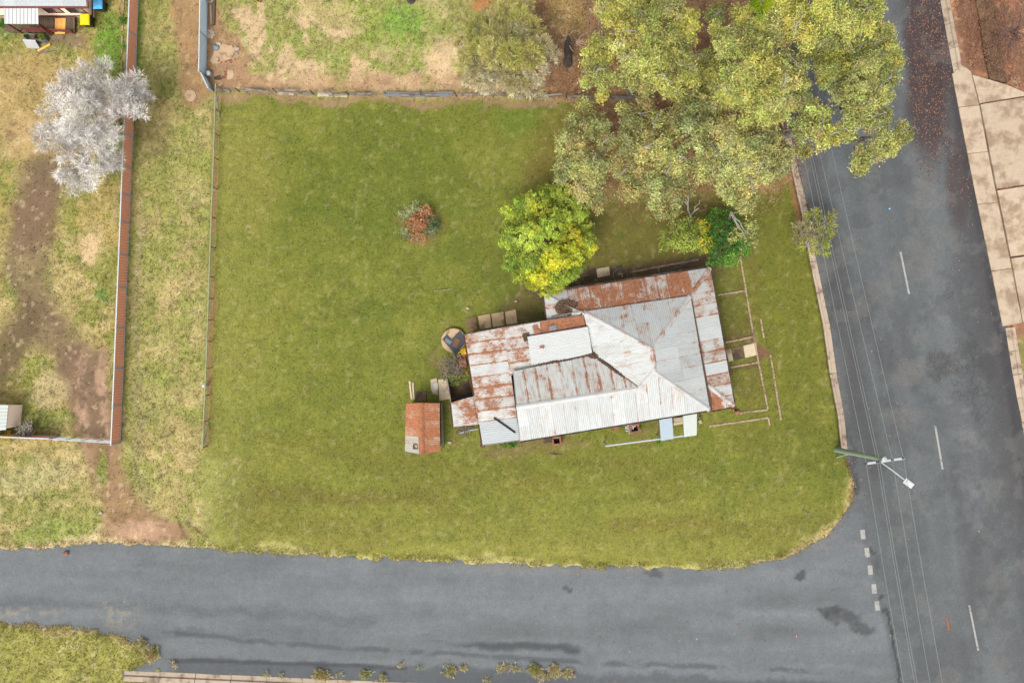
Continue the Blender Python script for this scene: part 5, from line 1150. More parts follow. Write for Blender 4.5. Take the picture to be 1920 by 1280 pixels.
aw = [P(8.5, 13, 2.4), P(71.5, 13, 2.4), P(72, 45.5, 2.25), P(8.5, 45, 2.25)]
awn = empty("awning", (aw[0].x, aw[0].y, 0), "white ribbed awning roof over the neighbour's deck", "awning")
for i in range(9):
    a, b = aw[0].lerp(aw[1], i / 9), aw[0].lerp(aw[1], (i + 1) / 9 - .002); d_, c_ = aw[3].lerp(aw[2], i / 9), aw[3].lerp(aw[2], (i + 1) / 9 - .002)
    obj("roof_panel", MB().slab([a, b, c_, d_], .03).bar(a + Vector((.02, 0, .02)), d_ + Vector((.02, 0, .02)), .04, .04), M_WHITE, awn)
for x in (0.03, .97): p = aw[3].lerp(aw[2], x); obj("post", MB().box((p.x, p.y + .08, 1.1), .09, .09, 2.2), M_TRIM, awn)
dk0, dk1 = P(20, 33), P(144, 64); dk = empty("timber_deck", ((dk0.x + dk1.x) / 2, (dk0.y + dk1.y) / 2, 0), "dark timber deck beside the cream house wall", "deck")
nb = 34
for i in range(nb):
    x = dk0.x + (dk1.x - dk0.x) * (i + .5) / nb; obj("deck_board", MB().box((x, (wy + dk1.y) / 2 - .03, .30), (dk1.x - dk0.x) / nb - .012, wy - dk1.y - .1, .04), M_DECK, dk)
obj("joist", MB().box(((dk0.x + dk1.x) / 2, dk1.y + .1, .14), dk1.x - dk0.x, .08, .27).box(((dk0.x + dk1.x) / 2, wy - .3, .14), dk1.x - dk0.x, .08, .27), M_DECK, dk)
oz = .34; ot = empty("ramp", tuple(P(113, 50, oz)), "new orange timber ramp panel laid on the dark deck", "ramp")
for i in range(8):
    a = P(104 + i * 2.5, 35, oz); b = P(103.2 + i * 2.4, 64, oz); obj("board", MB().bar(a + Vector((.04, 0, .03)), b + Vector((.04, 0, .03)), .082, .03), M_PINE, ot)
hr = empty("handrail", tuple(P(85, 63)), "red brown slanting handrail along the deck front", "handrail")
r0, r1 = P(41, 51, 1.2), P(131, 57, .75)
for dz in (0, -.22, -.44, -.66):
    obj("rail", MB().bar(r0 + Vector((0, -.02, dz)), r1 + Vector((0, -.02, max(dz * .75, -.5))), .05, .06), M_TRIM, hr)
for t in (0.0, .33, .66, 1.0): p = r0.lerp(r1, t); obj("post", MB().box((p.x, p.y, p.z / 2), .06, .06, p.z), M_TRIM, hr)
obj("post", MB().bar(P(72, 47, 2.2), P(96, 66, .05), .07, .07), M_TRIM, hr)
def wheelie_bin(px, py, lid, label, rot):
    c = P(px, py, 1.0); rt = empty("wheelie_bin", (c.x, c.y, 0), label, "bin", "wheelie bins beside the cream house"); R = Matrix.Rotation(rot, 3, 'Z')
    w, d, w2, d2 = .24, .26, .30, .36
    bq = [(-w, -d), (w, -d), (w, d), (-w, d)]; tq = [(-w2, -d2), (w2, -d2), (w2, d2), (-w2, d2)]
    obj("body", MB().hexa([Vector((c.x, c.y, .06)) + R @ Vector((x, y, 0)) for x, y in bq], [Vector((c.x, c.y, .98)) + R @ Vector((x, y, 0)) for x, y in tq]), M_BING, rt)
    ld = MB(); 
    ld.hexa([Vector((c.x, c.y, .985)) + R @ Vector((x * 1.08, y * 1.06, 0)) for x, y in tq], [Vector((c.x, c.y, 1.07)) + R @ Vector((x * .92, y * .92, 0)) for x, y in tq])
    lo = obj("lid", ld, lid, rt); obj("lid_panel", MB().hexa([Vector((c.x, c.y, 1.071)) + R @ Vector((x * .7, y * .7, 0)) for x, y in tq], [Vector((c.x, c.y, 1.09)) + R @ Vector((x * .66, y * .66, 0)) for x, y in tq]), lid, lo)
    obj("handle", MB().bar(Vector((c.x, c.y, .96)) + R @ Vector((-.25, d2 + .06, 0)), Vector((c.x, c.y, .96)) + R @ Vector((.25, d2 + .06, 0)), .03, .03), M_BING, rt)
    for s in (-1, 1): obj("wheel", MB().tube([Vector((c.x, c.y, .1)) + R @ Vector((s * .22, d - .02, 0)), Vector((c.x, c.y, .1)) + R @ Vector((s * .28, d - .02, 0))], .1, 12), M_BLACK, rt)
wheelie_bin(159, 36.5, M_BINY, "dark wheelie bin with a bright yellow lid", 0.0); wheelie_bin(183, 6.5, M_BINB, "dark wheelie bin with a light blue lid", 0.02)
pl = empty("planter_bench", tuple(P(65, 70)), "grey plastic planter trough with pot plants near the deck", "planter")
obj("trough", MB().prism([P(43, 63, .5), P(83, 64, .5), P(86, 74, .5), P(80, 77, .5), P(43, 75, .5)], 0, .5, .02), M_GREYTUB, pl); obj("soil", MB().prism([P(57, 65, .5), P(79, 66, .5), P(80, 74, .5), P(57, 73, .5)], .505, .515), M_WOOD, pl)
for (x, y, c_) in ((49, 68, (62, 110, 40)), (52, 70, (80, 130, 44)), (79, 68, (170, 196, 40)), (75, 67, (150, 180, 40)), (80, 73, (176, 200, 50)), (68, 69, (70, 72, 70))):
    m = 60; cc = P(x, y, .55); dirs = rng.normal(0, 1, (m, 3)); dirs[:, 2] = np.abs(dirs[:, 2]); dirs /= np.linalg.norm(dirs, axis=1)[:, None]
    b_ = np.array(cc) + rng.normal(0, .03, (m, 3)); t_ = b_ + dirs * rng.uniform(.1, .2, (m, 1)); s_ = np.cross(dirs, rng.normal(0, 1, (m, 3))); s_ /= np.linalg.norm(s_, axis=1)[:, None]
    V = np.stack([b_, (b_ + t_) / 2 + s_ * .03, t_, (b_ + t_) / 2 - s_ * .03], 1).reshape(-1, 3)
    np_mesh("pot_plant", V, np.arange(m * 4).reshape(-1, 4), M_LEAF, np.tile(lin(c_) / EXPO_GAIN, (m * 4, 1)), parent=pl, origin=tuple(ORIG[pl]))
fz = .62; tag(obj("white_cabinet", MB().hexa([P(52, 91, 0), P(75, 91.5, 0), P(75, 88, 0), P(52, 88, 0)], [P(42.5, 76, .8), P(66, 77.5, .8), P(66.5, 77, .8), P(43, 75.5, .8)]).slab([P(42, 75.2, .83), P(66.5, 77, .83), P(67, 75.5, .83), P(43, 74, .83)], .03), M_WHITE), "white appliance panel leaning against the planter trough", "appliance")
tag(obj("timber_offcut", MB().bar(P(71, 96, .06), P(94, 83.5, .08), .12, .08), M_PINE), "orange timber offcut on the grass by the white panel", "timber")
for a, b, lb in (((72, 101), (105, 95), "longest of the grey sticks below the orange offcut"), ((74, 98), (92, 93), "shorter grey stick just below the orange offcut")):
    tag(obj("grey_stick", MB().bar(P(*a) + Vector((0, 0, .04)), P(*b) + Vector((0, 0, .05)), .06, .04), M_GREYWOOD), lb, "stick")
tag(obj("patio_slab", MB().prism([P(8, 46), P(38, 46), P(38, 61), P(7, 59)], -.05, .05, .01), M_CONC_DIRTY), "brown concrete patio slab under the white awning edge", "slab")
tag(obj("tyre_loop", MB().tube([P(24 + 6 * (1 - math.cos(t)), 46 + 9 * math.sin(t), .1) for t in np.linspace(0.1, 1.57, 9)], .05, 6), M_HOSE), "grey curved hose on the patio by the deck", "hose")
# garden bed border of bricks behind the long fence, cream shed at the left edge
edging([(232, 0), (230, 60), (228, 130)], "pale brick bed border inside the red fence, upper stretch", gap=.2)
edging([(225, 205), (223, 235)], "pale brick bed border inside the red fence, by the grey tree", gap=.1)
cs = empty("cream_shed", tuple(P(-10, 785)), "cream ribbed metal shed roof at the left edge", "shed")
cc4 = [P(-60, 758, 2.1), P(15.5, 760, 2.1), P(11, 806, 2.1), P(-60, 812, 2.1)]
for i in range(7):
    t0, t1 = i / 7, (i + 1) / 7 - .01; obj("roof_panel", MB().slab([cc4[0].lerp(cc4[3], t0), cc4[1].lerp(cc4[2], t0), cc4[1].lerp(cc4[2], t1), cc4[0].lerp(cc4[3], t1)], .04).bar(cc4[0].lerp(cc4[3], t0) + Vector((0, 0, .02)), cc4[1].lerp(cc4[2], t0) + Vector((0, 0, .02)), .04, .03), M_PALEGREEN, cs)
obj("wall", MB().prism(inset(cc4, .1), 0, 2.05), M_CREAM, cs)

# ------------------------------------------------------------------ junk in the back yard corner and lane
mh = P(357, 179.5); tag(obj("inspection_cover", MB().lathe((mh.x, mh.y, -.05), [(.40, 0), (.40, .09), (.37, .11)], 28).lathe((mh.x, mh.y, .062), [(.30, 0), (.28, .012)], 28).box((mh.x + .15, mh.y - .05, .08), .06, .03, .02).box((mh.x - .14, mh.y + .08, .08), .06, .03, .02), M_TAN), "tan round inspection cover in the lane's bare dirt", "cover")
wp = P(394.5, 141); tag(obj("white_drum", MB().lathe((wp.x, wp.y, 0), [(.17, 0), (.18, .02), (.18, .5), (.15, .56), (.06, .6)], 18), M_METALW), "white round drum in the corner by blue fence", "drum")
pan = P(396, 2); tag(obj("old_basin", MB().lathe((pan.x, pan.y, .02), [(.18, 0), (.24, .25), (.26, .3), (.20, .3), (.12, .12)], 18).tube([P(395, 10, .12), P(396, 38, .12), P(396, 46, .1)], [.08, .07, .05], 8), M_STONE), "cream basin and pink pipe beside the blue fence", "basin")
tag(obj("sleeper", MB().bar(P(403, -20) + Vector((0, 0, .1)), P(401, 48) + Vector((0, 0, .1)), .18, .2), M_DECK), "dark timber sleeper behind the blue grey fence", "sleeper")
for (poly, mt_, lb, h) in (([(404, 85), (418, 82), (436, 86), (442, 97), (436, 110), (424, 116), (412, 119), (398, 121), (393, 114), (400, 100)], M_TAN, "larger broken tan concrete pad in the yard corner", .05), ([(427, 131), (436, 129), (440, 140), (438, 147), (428, 151), (423, 147), (424, 137)], M_TAN, "smaller broken tan pad near the white drum", .05), ([(400, 146), (408, 141), (414, 141), (420, 147), (412, 151), (402, 150)], M_CONC_DIRTY, "thin dirty slab beside the white drum", .035)):
    tag(obj("broken_pad", MB().prism([P(x, y) for x, y in poly], -.04, h, .03), mt_), lb, "pad")
def lump(px, py, s, mt_, nm, lb, cat):
    p = P(px, py); bm = bmesh.new(); bmesh.ops.create_icosphere(bm, subdivisions=2, radius=1.0)
    for v in bm.verts: v.co *= random.uniform(.75, 1.15); v.co = Vector((v.co.x * s, v.co.y * s * .75, v.co.z * s * .5))
    me = bpy.data.meshes.new(nm); bm.to_mesh(me); bm.free()
    return tag(link_mesh(nm, me, mt_, None, (p.x, p.y, s * .28)), lb, cat)
lump(405, 90, .28, M_GREYTUB, "rock", "blue grey rock beside the larger tan pad", "rock"); lump(411, 83, .2, M_STONE, "rock", "tan rock just above the blue grey rock", "rock"); lump(444, 92, .22, M_STONE, "rock", "white rock at the right of the larger tan pad", "rock"); lump(444, 101, .16, M_STONE, "rock", "small pale rock below the white rock", "rock")
for (nm, lb, n, cx, cy, rx, ry, mt_, s_) in (("bone_pile", "heap of cream kindling sticks behind the blue fence", 22, 395, 62, 6, 10, M_STONE, .22), ("brick_rubble", "orange brick pieces scattered below the larger tan pad", 14, 425, 115, 16, 4, M_TERRA, .12), ("brick_rubble", "orange brick pieces beside the smaller tan pad", 12, 421, 140, 5, 8, M_TERRA, .13)):
    mb = MB()
    for i in range(n):
        p = P(cx + random.uniform(-rx, rx), cy + random.uniform(-ry, ry)); mb.box((p.x, p.y, .05), s_ * random.uniform(.7, 1.3), s_ * random.uniform(.35, .6), .06, random.uniform(0, 3.1), random.uniform(-.2, .2))
    tag(obj(nm, mb, mt_), lb, "rubble", kind="stuff")
bk = P(487, 2); tag(obj("bucket", MB().lathe((bk.x, bk.y, 0), [(.12, 0), (.16, .3), (.14, .3), (.11, .05)], 16), mat("bucket_orange", A(222, 170, 84), var=.1)), "orange tan bucket at the top edge of back yard", "bucket")
lump(771, 4, .3, M_BARK_D, "stump", "dark low stump at the top of the green patch", "stump")
lump(78, 1003 - 800 + 1000 - 200, .2, M_STONE, "rock", "small rock on verge", "rock") if False else None
lump(124, 1037, .2, M_TERRA, "clod", "brown clod on the asphalt at the upper street edge", "clod")
p = P(1776, 1171, 0); tag(obj("bark_strip", MB().add([(p.x - .05, p.y + .45, ROADZ + .02), (p.x + .03, p.y + .1, ROADZ + .05), (p.x + .12, p.y - .4, ROADZ + .02), (p.x + .2, p.y - .42, ROADZ + .03), (p.x + .12, p.y + .1, ROADZ + .06), (p.x + .02, p.y + .46, ROADZ + .03)], [(0, 1, 4, 5), (1, 2, 3, 4)]), mat("orange_bark", A(214, 112, 66), var=.2)), "orange strip of bark lying on the main road", "bark")
p = P(1669, 391); tag(obj("litter_scrap", MB().box((p.x, p.y, ROADZ + .02), .12, .09, .03, .5, .2), M_BINB), "tiny bright blue scrap on the asphalt", "litter")

# ------------------------------------------------------------------ trees and shrubs
def unit(v): return v / np.maximum(np.linalg.norm(v, axis=-1, keepdims=True), 1e-9)
def clump_points(lobes, per_m2, shell=(0.55, 1.0), zmin=-0.45):
    "lobes: (x, y, z, rx, rz, colour, ...) -> clump centres on the outer part of each lobe, with outward directions and lobe index"
    C, D, I = [], [], []
    for i, l in enumerate(lobes):
        x, y, z, rx, rz = l[:5]; n = max(3, int(per_m2 * 4 * math.pi * rx * rx * 0.6))
        d = unit(rng.normal(0, 1, (n * 2, 3))); d = d[d[:, 2] > zmin][:n]
        r = rng.uniform(shell[0], shell[1], (len(d), 1)) ** 0.7
        C.append(np.array([x, y, z]) + d * r * np.array([rx, rx, rz])); D.append(d); I.append(np.full(len(d), i))
    return np.concatenate(C), np.concatenate(D), np.concatenate(I)
def leaf_crown(parent, lobes, per_m2, leaves, L, W, sigma, jitter=0.16, up=0.7, droop=0.3, mt=None, clump_jit=0.14, shell=(0.55, 1.0), name="crown", zmin=-0.45, outw=0.55, tri=False, rn=0.55, mix=0.0, spot=0.0):
    C, D, I = clump_points(lobes, per_m2, shell, zmin)
    pal = np.array([lin(l[5]) for l in lobes]) / EXPO_GAIN * 2.3
    cc = pal[I] * (1 + rng.normal(0, clump_jit, (len(I), 1))) * (1 + rng.normal(0, 0.06, (len(I), 3)))
    if mix:
        sw = rng.random(len(I)) < mix; cc[sw] = cc[sw] * 0.35 + 0.65 * pal[rng.integers(0, len(pal), sw.sum())]
    m = len(C) * leaves; k = np.repeat(np.arange(len(C)), leaves)
    pos = C[k] + rng.normal(0, 1, (m, 3)) * np.array([sigma, sigma, sigma * 0.7])
    nrm = unit(D[k] * outw + np.array([0, 0, up]) + rng.normal(0, rn, (m, 3)))
    ax = unit(np.cross(nrm, rng.normal(0, 1, (m, 3)))); ax[:, 2] -= droop; ax = unit(ax); sd = unit(np.cross(nrm, ax))
    ln = L * rng.uniform(0.6, 1.3, (m, 1)); w = W * rng.uniform(0.7, 1.3, (m, 1))
    if tri: V = np.stack([pos - ax * ln / 2 + sd * w / 2, pos + ax * ln / 2, pos - ax * ln / 2 - sd * w / 2], 1)
    else: V = np.stack([pos - ax * ln / 2, pos + sd * w / 2, pos + ax * ln / 2, pos - sd * w / 2], 1)
    K = V.shape[1]; V = V.reshape(-1, 3); odd = rng.random(m)
    V[:, 2] = np.maximum(V[:, 2], 0.03)
    c = np.clip(cc[k] * (1 + rng.normal(0, jitter, (m, 1))), 0.003, 1)
    c[odd < spot] = c[odd < spot] * 0.5 + 0.5 * lin((206, 212, 160)) / EXPO_GAIN * 2.0; c[odd > 1 - spot * .6] = lin((176, 128, 84)) / EXPO_GAIN * 1.6
    return np_mesh(name, V, np.arange(m * K).reshape(-1, K), mt or M_LEAF, np.repeat(c, K, 0), parent=parent, origin=tuple(ORIG[parent])), C, D, I
def spray_crown(parent, lobes, per_m2, blades_, L, W, spread, mt=None, jitter=0.10, clump_jit=0.08, shell=(0.3, 0.85), up=0.25, name="crown", zmin=-0.3):
    "feathery foliage: fans of fine needles pointing outwards"
    C, D, I = clump_points(lobes, per_m2, shell, zmin)
    pal = np.array([lin(l[5]) for l in lobes]) / EXPO_GAIN * 2.3
    cc = pal[I] * (1 + rng.normal(0, clump_jit, (len(I), 1))) * (1 + rng.normal(0, 0.03, (len(I), 3)))
    m = len(C) * blades_; k = np.repeat(np.arange(len(C)), blades_)
    dr = unit(D[k] + rng.normal(0, spread, (m, 3)) + np.array([0, 0, up])); base = C[k] + rng.normal(0, 0.06, (m, 3))
    ln = L * rng.uniform(0.5, 1.2, (m, 1)); tip = base + dr * ln; tip[:, 2] -= 0.12 * ln[:, 0]
    sd = unit(np.cross(dr, rng.normal(0, 1, (m, 3)))) * W * rng.uniform(.6, 1.4, (m, 1)); mid_ = base * .45 + tip * .55 + np.array([0, 0, 1]) * 0.05 * ln
    V = np.stack([base, mid_ + sd, tip, mid_ - sd], 1).reshape(-1, 3); V[:, 2] = np.maximum(V[:, 2], 0.03)
    c = np.clip(cc[k] * (1 + rng.normal(0, jitter, (m, 1))), 0.003, 1)
    return np_mesh(name, V, np.arange(m * 4).reshape(-1, 4), mt or M_TWIG, np.repeat(c, 4, 0), parent=parent, origin=tuple(ORIG[parent])), C, D, I
def wob(a, b, n, amt, sag=0.0):
    a = Vector(a); b = Vector(b); out = []
    for i in range(n + 1):
        t = i / n; p = a.lerp(b, t); s = math.sin(t * math.pi)
        out.append(p + Vector((random.uniform(-1, 1), random.uniform(-1, 1), random.uniform(-.5, .5))) * amt * s + Vector((0, 0, -sag * s)))
    return out
def limbs(parent, base, fork_h, lobes, r0, mt, twigs=None, reach=0.85, name="trunk", nmain=4, twig_r=0.02, extra=None):
    "tapered trunk, a few main limbs, a branch into every lobe, twigs out to some clumps"
    base = Vector(base); cen = Vector(np.mean([l[:3] for l in lobes], axis=0)); fork = Vector((base.x * .6 + cen.x * .4, base.y * .6 + cen.y * .4, fork_h))
    tb = MB(); tb.tube([base + Vector((0, 0, -.1)), base + Vector((0, 0, .25))] + wob(base.lerp(fork, .2), fork, 3, .12), [r0 * 1.5, r0 * 1.15, r0, r0 * .95, r0 * .85, r0 * .75], 10)
    tr = obj(name, tb, mt, parent)
    ls = [Vector(l[:3]) for l in lobes]; mains = []; nm = min(nmain, len(ls))
    seeds = [ls[0]]
    while len(seeds) < nm: seeds.append(max(ls, key=lambda p: min((p - s).length for s in seeds)))
    for _ in range(4):
        grp = [[] for _ in seeds]
        for p in ls: grp[min(range(len(seeds)), key=lambda i: (p - seeds[i]).length)].append(p)
        seeds = [sum(g, Vector()) / len(g) if g else s for g, s in zip(grp, seeds)]
    mb = MB()
    for s, g in zip(seeds, grp):
        hub = fork.lerp(s, .62) + Vector((0, 0, -.3)); mb.tube(wob(fork, hub, 4, .18), [r0 * .62, r0 * .55, r0 * .48, r0 * .42, r0 * .36], 7)
        for p in g:
            end = hub.lerp(p, reach) + Vector((0, 0, .1)); r1 = r0 * .26
            mb.tube(wob(hub, end, 4, .18, -.1), [r1, r1 * .85, r1 * .7, r1 * .5, r1 * .3], 5)
    if twigs is not None:
        C, D, I, frac = twigs
        for j in np.nonzero(rng.random(len(C)) < frac)[0]:
            l = lobes[I[j]]; a = Vector(l[:3]).lerp(Vector(C[j]), .15); e = Vector(C[j]) + Vector(D[j]) * random.uniform(.0, .25)
            mb.tube(wob(a, e, 3, .10), [twig_r * 1.4, twig_r, twig_r * .8, twig_r * .4], 4)
    if extra is not None: mb.add(extra.v, extra.f)
    obj("branches", mb, mt, parent); return tr
def px_lobes(lst, ztop, zdrop, palette, cxy=None, flat=0.75, seed=1):
    "pixel lobes -> world lobes; the crown is domed about its middle"
    r = random.Random(seed); cx = sum(l[0] for l in lst) / len(lst); cy = sum(l[1] for l in lst) / len(lst); R = max(math.hypot(l[0] - cx, l[1] - cy) + l[2] for l in lst); out = []
    for l in lst:
        q = math.hypot(l[0] - cx, l[1] - cy) / R; z = ztop - zdrop * q * q + r.uniform(-.5, .5) + (l[4] if len(l) > 4 else 0)
        rad = M(l[2], z); p = P(l[0], l[1], z); c = palette[l[3]] if len(l) > 3 and l[3] is not None else r.choice(palette)
        j = r.uniform(-.12, .12); c = tuple(min(255, v * (1 + j)) for v in c); out.append((p.x, p.y, z - rad * flat, rad, rad * flat, c))
    return out
def sublobes(lobes, n, f, keep=0.8, seed=3):
    "break every lobe into a core and smaller uneven bunches on its upper side"
    r = random.Random(seed); out = []
    for (x, y, z, rx, rz, c) in lobes:
        out.append((x, y, z, rx * keep, rz * keep, c))
        for k in range(n):
            a = r.uniform(0, 6.283); q = r.uniform(.35, .85); e = r.uniform(.2, .9); g = f * r.uniform(.7, 1.25); j = r.uniform(-.1, .1)
            out.append((x + rx * q * math.cos(a), y + rx * q * math.sin(a), z + rz * e * math.sqrt(max(0.05, 1 - q * q)), rx * g, rz * g, tuple(min(255, v * (1 + j)) for v in c)))
    return out
def bare_limbs(parent, lobes, frac, rad, mt, seed=5):
    "pale limbs that show on top of the foliage"
    r = random.Random(seed); mb = MB()
    for (x, y, z, rx, rz, c) in lobes:
        if r.random() > frac: continue
        a = r.uniform(0, 6.283); d = Vector((math.cos(a), math.sin(a), 0)); s = Vector((x, y, z)); b = Vector((-d.y, d.x, 0)) * r.uniform(-.25, .25) * rx
        pts = [s - d * rx * .75 + Vector((0, 0, rz * .35)), s - d * rx * .25 + Vector((0, 0, rz * 1.02)) + b, s + d * rx * .3 + Vector((0, 0, rz * 1.10)) - b * .5, s + d * rx * .8 + Vector((0, 0, rz * .7))]
        mb.tube(pts, [rad, rad * .8, rad * .6, rad * .25], 5)
        mb.tube([pts[1], pts[1].lerp(pts[2], .7) + b * 1.6 + Vector((0, 0, .1))], [rad * .6, rad * .2], 4)
    return mb
EU = [(170, 172, 92), (164, 166, 84), (158, 162, 88), (178, 174, 82), (166, 166, 94)]
EUG = [(162, 162, 96), (166, 164, 94), (154, 160, 98), (172, 164, 98)]
def gum(label, lst, ztop, zdrop, pal, seed, r0=.22, dens=5.6, leaves=46, frac=.16, fork=.45, base=None):
    lobes = px_lobes(lst, ztop, zdrop, pal, seed=seed); c = np.mean([l[:2] for l in lobes], axis=0) if base is None else np.array([base.x, base.y])
    root = empty("gum_tree", (float(c[0]), float(c[1]), 0), label, "tree", "eucalypts at the top of the block")
    fine_l = sublobes(lobes, 4, .48, seed=seed); tops = bare_limbs(root, lobes, .32, .05, M_PALETWIG, seed)
    cr, C, D, I = leaf_crown(root, fine_l, dens, leaves, .17, .07, .14, up=.5, droop=.3, jitter=.24, outw=1.1, rn=.5, tri=True, shell=(.6, 1), clump_jit=.15, spot=.06)
    limbs(root, (c[0], c[1], 0), ztop * fork, lobes, r0, M_BARK_W, (C, D, np.minimum(I // 5, len(lobes) - 1), frac * .6), twig_r=.03, extra=tops); return root
gum("broad gum crown at the top, left of the orange timber rail", [(1210, 33, 36), (1184, 59, 30), (1230, 56, 38), (1282, 62, 33), (1184, 108, 31), (1236, 108, 38), (1279, 95, 30), (1203, 144, 27), (1246, 146, 26), (1256, 10, 32), (1157, 20, 25), (1184, 2, 28), (1295, 128, 24, 1, -1.5), (1265, 172, 17, 1, -1.5), (1176, 150, 14), (1220, 168, 14, None, -1), (1165, 85, 15), (1230, -30, 40), (1290, 30, 26)], 12.0, 4.0, EU, 1)
gum("slim young gum nearest the black stump", [(1128, 72, 19), (1105, 108, 18), (1128, 131, 22), (1102, 144, 15), (1131, 180, 12), (1128, 13, 18), (1140, 100, 15), (1145, 35, 14), (1112, 85, 13), (1142, 148, 11)], 8.0, 2.5, EU, 2, r0=.12)
gum("gum crown at the top edge beside the road", [(1432, 36, 33), (1400, 20, 27), (1452, 26, 28), (1472, 52, 34), (1498, 43, 28), (1505, 14, 26), (1557, 36, 33), (1583, 30, 27), (1550, 62, 26), (1629, 13, 24), (1636, 36, 20), (1544, 6, 24), (1600, 55, 20), (1590, -10, 30), (1630, -15, 26), (1480, -10, 30), (1540, -35, 30), (1520, 70, 22), (1648, 20, 10), (1615, 40, 18), (1475, 20, 24)], 12.5, 3.5, EU, 3)
gum("large gum leaning out over the asphalt at right", [(1610, 89, 35), (1649, 75, 28), (1669, 62, 16), (1678, 92, 18), (1675, 115, 19), (1655, 131, 26), (1669, 143, 17), (1583, 95, 31), (1557, 108, 29), (1590, 131, 35), (1623, 125, 29), (1564, 141, 29), (1610, 164, 29), (1636, 157, 23), (1583, 171, 25), (1626, 190, 24), (1608, 203, 22), (1655, 214, 18), (1662, 177, 13), (1636, 230, 17, 4), (1685, 252, 20), (1697, 243, 13), (1669, 275, 20), (1649, 279, 18, 4), (1623, 295, 20), (1616, 313, 13, 4), (1531, 210, 28), (1511, 230, 24), (1544, 236, 24, 4), (1570, 249, 20), (1518, 259, 21), (1511, 281, 12), (1544, 262, 14), (1586, 243, 18), (1601, 226, 15), (1660, 250, 12)], 12.0, 5.0, EU, 4, r0=.26, base=P(1458, 262))
gum("central gum crown between timber rail and road", [(1371, 75, 32), (1396, 66, 26), (1426, 85, 35), (1407, 112, 33), (1436, 131, 35), (1377, 141, 32), (1362, 166, 28), (1407, 164, 35), (1453, 164, 29), (1436, 197, 28), (1459, 210, 22), (1413, 210, 25), (1472, 144, 27), (1423, 52, 28), (1348, 60, 18, 1, -1), (1488, 110, 28), (1500, 150, 26), (1478, 185, 24), (1505, 185, 20), (1384, 190, 18, 1, -1.5), (1350, 110, 16, 1, -2), (1520, 100, 24), (1318, 105, 20, 1, -4), (1330, 140, 22, 1, -4), (1312, 158, 18, 1, -4), (1338, 175, 18, 1, -3), (1345, 25, 20, 2, -4)], 12.5, 3.8, EU, 5, r0=.25)
gum("greyer gum crown spreading towards the kerb and dark shrub", [(1302, 184, 31), (1282, 210, 28), (1315, 213, 32), (1341, 203, 26), (1371, 236, 32), (1344, 249, 32), (1302, 249, 30), (1380, 269, 35), (1338, 285, 32), (1361, 305, 34), (1328, 321, 28), (1380, 328, 34), (1400, 305, 30), (1408, 341, 26), (1387, 358, 28), (1367, 344, 25), (1394, 382, 15), (1436, 285, 34), (1426, 312, 28), (1453, 315, 24), (1462, 289, 23), (1443, 262, 26), (1423, 262, 22), (1472, 312, 16), (1480, 285, 15), (1400, 235, 22, 2, -1), (1425, 240, 18)], 10.5, 3.5, EUG, 6, r0=.25)
gum("leftmost grey green gum hanging over the lawn", [(1095, 203, 24), (1075, 226, 18), (1111, 223, 25), (1098, 243, 24), (1059, 262, 17), (1052, 282, 12), (1138, 262, 20), (1088, 289, 22), (1115, 295, 17), (1065, 312, 18), (1095, 321, 27), (1059, 331, 15), (1124, 341, 19), (1092, 354, 22), (1118, 384, 11), (1100, 372, 12), (1130, 235, 14), (1080, 265, 15), (1130, 310, 13), (1120, 362, 10)], 7.5, 2.5, EUG, 7, r0=.15, dens=5.0)
gum("middle grey green gum reaching down to the bare branches", [(1210, 210, 28), (1184, 230, 18), (1230, 226, 22), (1197, 243, 21), (1170, 203, 12), (1256, 246, 27), (1187, 275, 25), (1216, 272, 25), (1243, 282, 26), (1197, 302, 28), (1226, 312, 28), (1256, 318, 28), (1170, 321, 17), (1197, 341, 23), (1184, 361, 16), (1230, 344, 24), (1259, 348, 20), (1272, 331, 22), (1230, 382, 13), (1236, 398, 9), (1266, 377, 11), (1262, 398, 9), (1279, 295, 22), (1160, 300, 12), (1290, 345, 14), (1240, 366, 11), (1172, 255, 13)], 8.5, 2.8, EUG, 8, r0=.18, dens=5.0)
# conifer tip showing at the top edge
r_ = P(1424, 22); cf = empty("young_conifer", (P(1420, 12, 5).x, P(1420, 12, 5).y, 0), "bright lime conifer tip at the top edge among gums", "tree")
lob = [(P(x, y, 11.6).x, P(x, y, 11.6).y, 11.6, M(r, 11), .6, c) for x, y, r, c in ((1425, 14, 12, (150, 170, 20)), (1414, 22, 9, (120, 150, 24)), (1436, 6, 9, (160, 178, 30)), (1420, 2, 10, (96, 132, 24)))]
cr, C, D, I = spray_crown(cf, lob, 9, 30, .35, .02, .5, mt=M_LEAF); limbs(cf, tuple(ORIG[cf]), 6.0, lob, .14, M_BARK_G, nmain=2)

# round lime-green tree with yellow patches
LIME = [(150, 170, 60), (160, 176, 66), (136, 162, 58), (176, 180, 48), (186, 184, 44), (160, 172, 58)]
ll = [(1030, 365, 24, 0), (995, 380, 26, 1), (1060, 375, 24, 1), (970, 405, 26, 5), (1085, 400, 22, 0), (1020, 400, 30, 3), (1055, 412, 26, 1), (960, 445, 22, 2), (990, 440, 30, 1), (1030, 440, 32, 0), (1070, 440, 28, 4), (1100, 445, 20, 1), (965, 480, 22, 2), (1000, 480, 30, 2), (1040, 478, 30, 4), (1078, 475, 26, 3), (1095, 468, 22, 4), (985, 510, 22, 5), (1015, 512, 26, 4), (1050, 508, 26, 0), (1075, 502, 20, 2), (1025, 535, 18, 3), (1050, 528, 16, 5), (1000, 530, 14, 3), (1080, 380, 14, 1), (950, 425, 14, 1), (1110, 458, 12, 0), (975, 390, 16, 2), (1020, 352, 14, 1), (1042, 545, 10, 3), (1095, 425, 14, 1), (948, 458, 12, 0)]
lt = empty("lime_tree", tuple(P(1023, 468)), "round lime green tree with yellow patches behind the cottage", "tree")
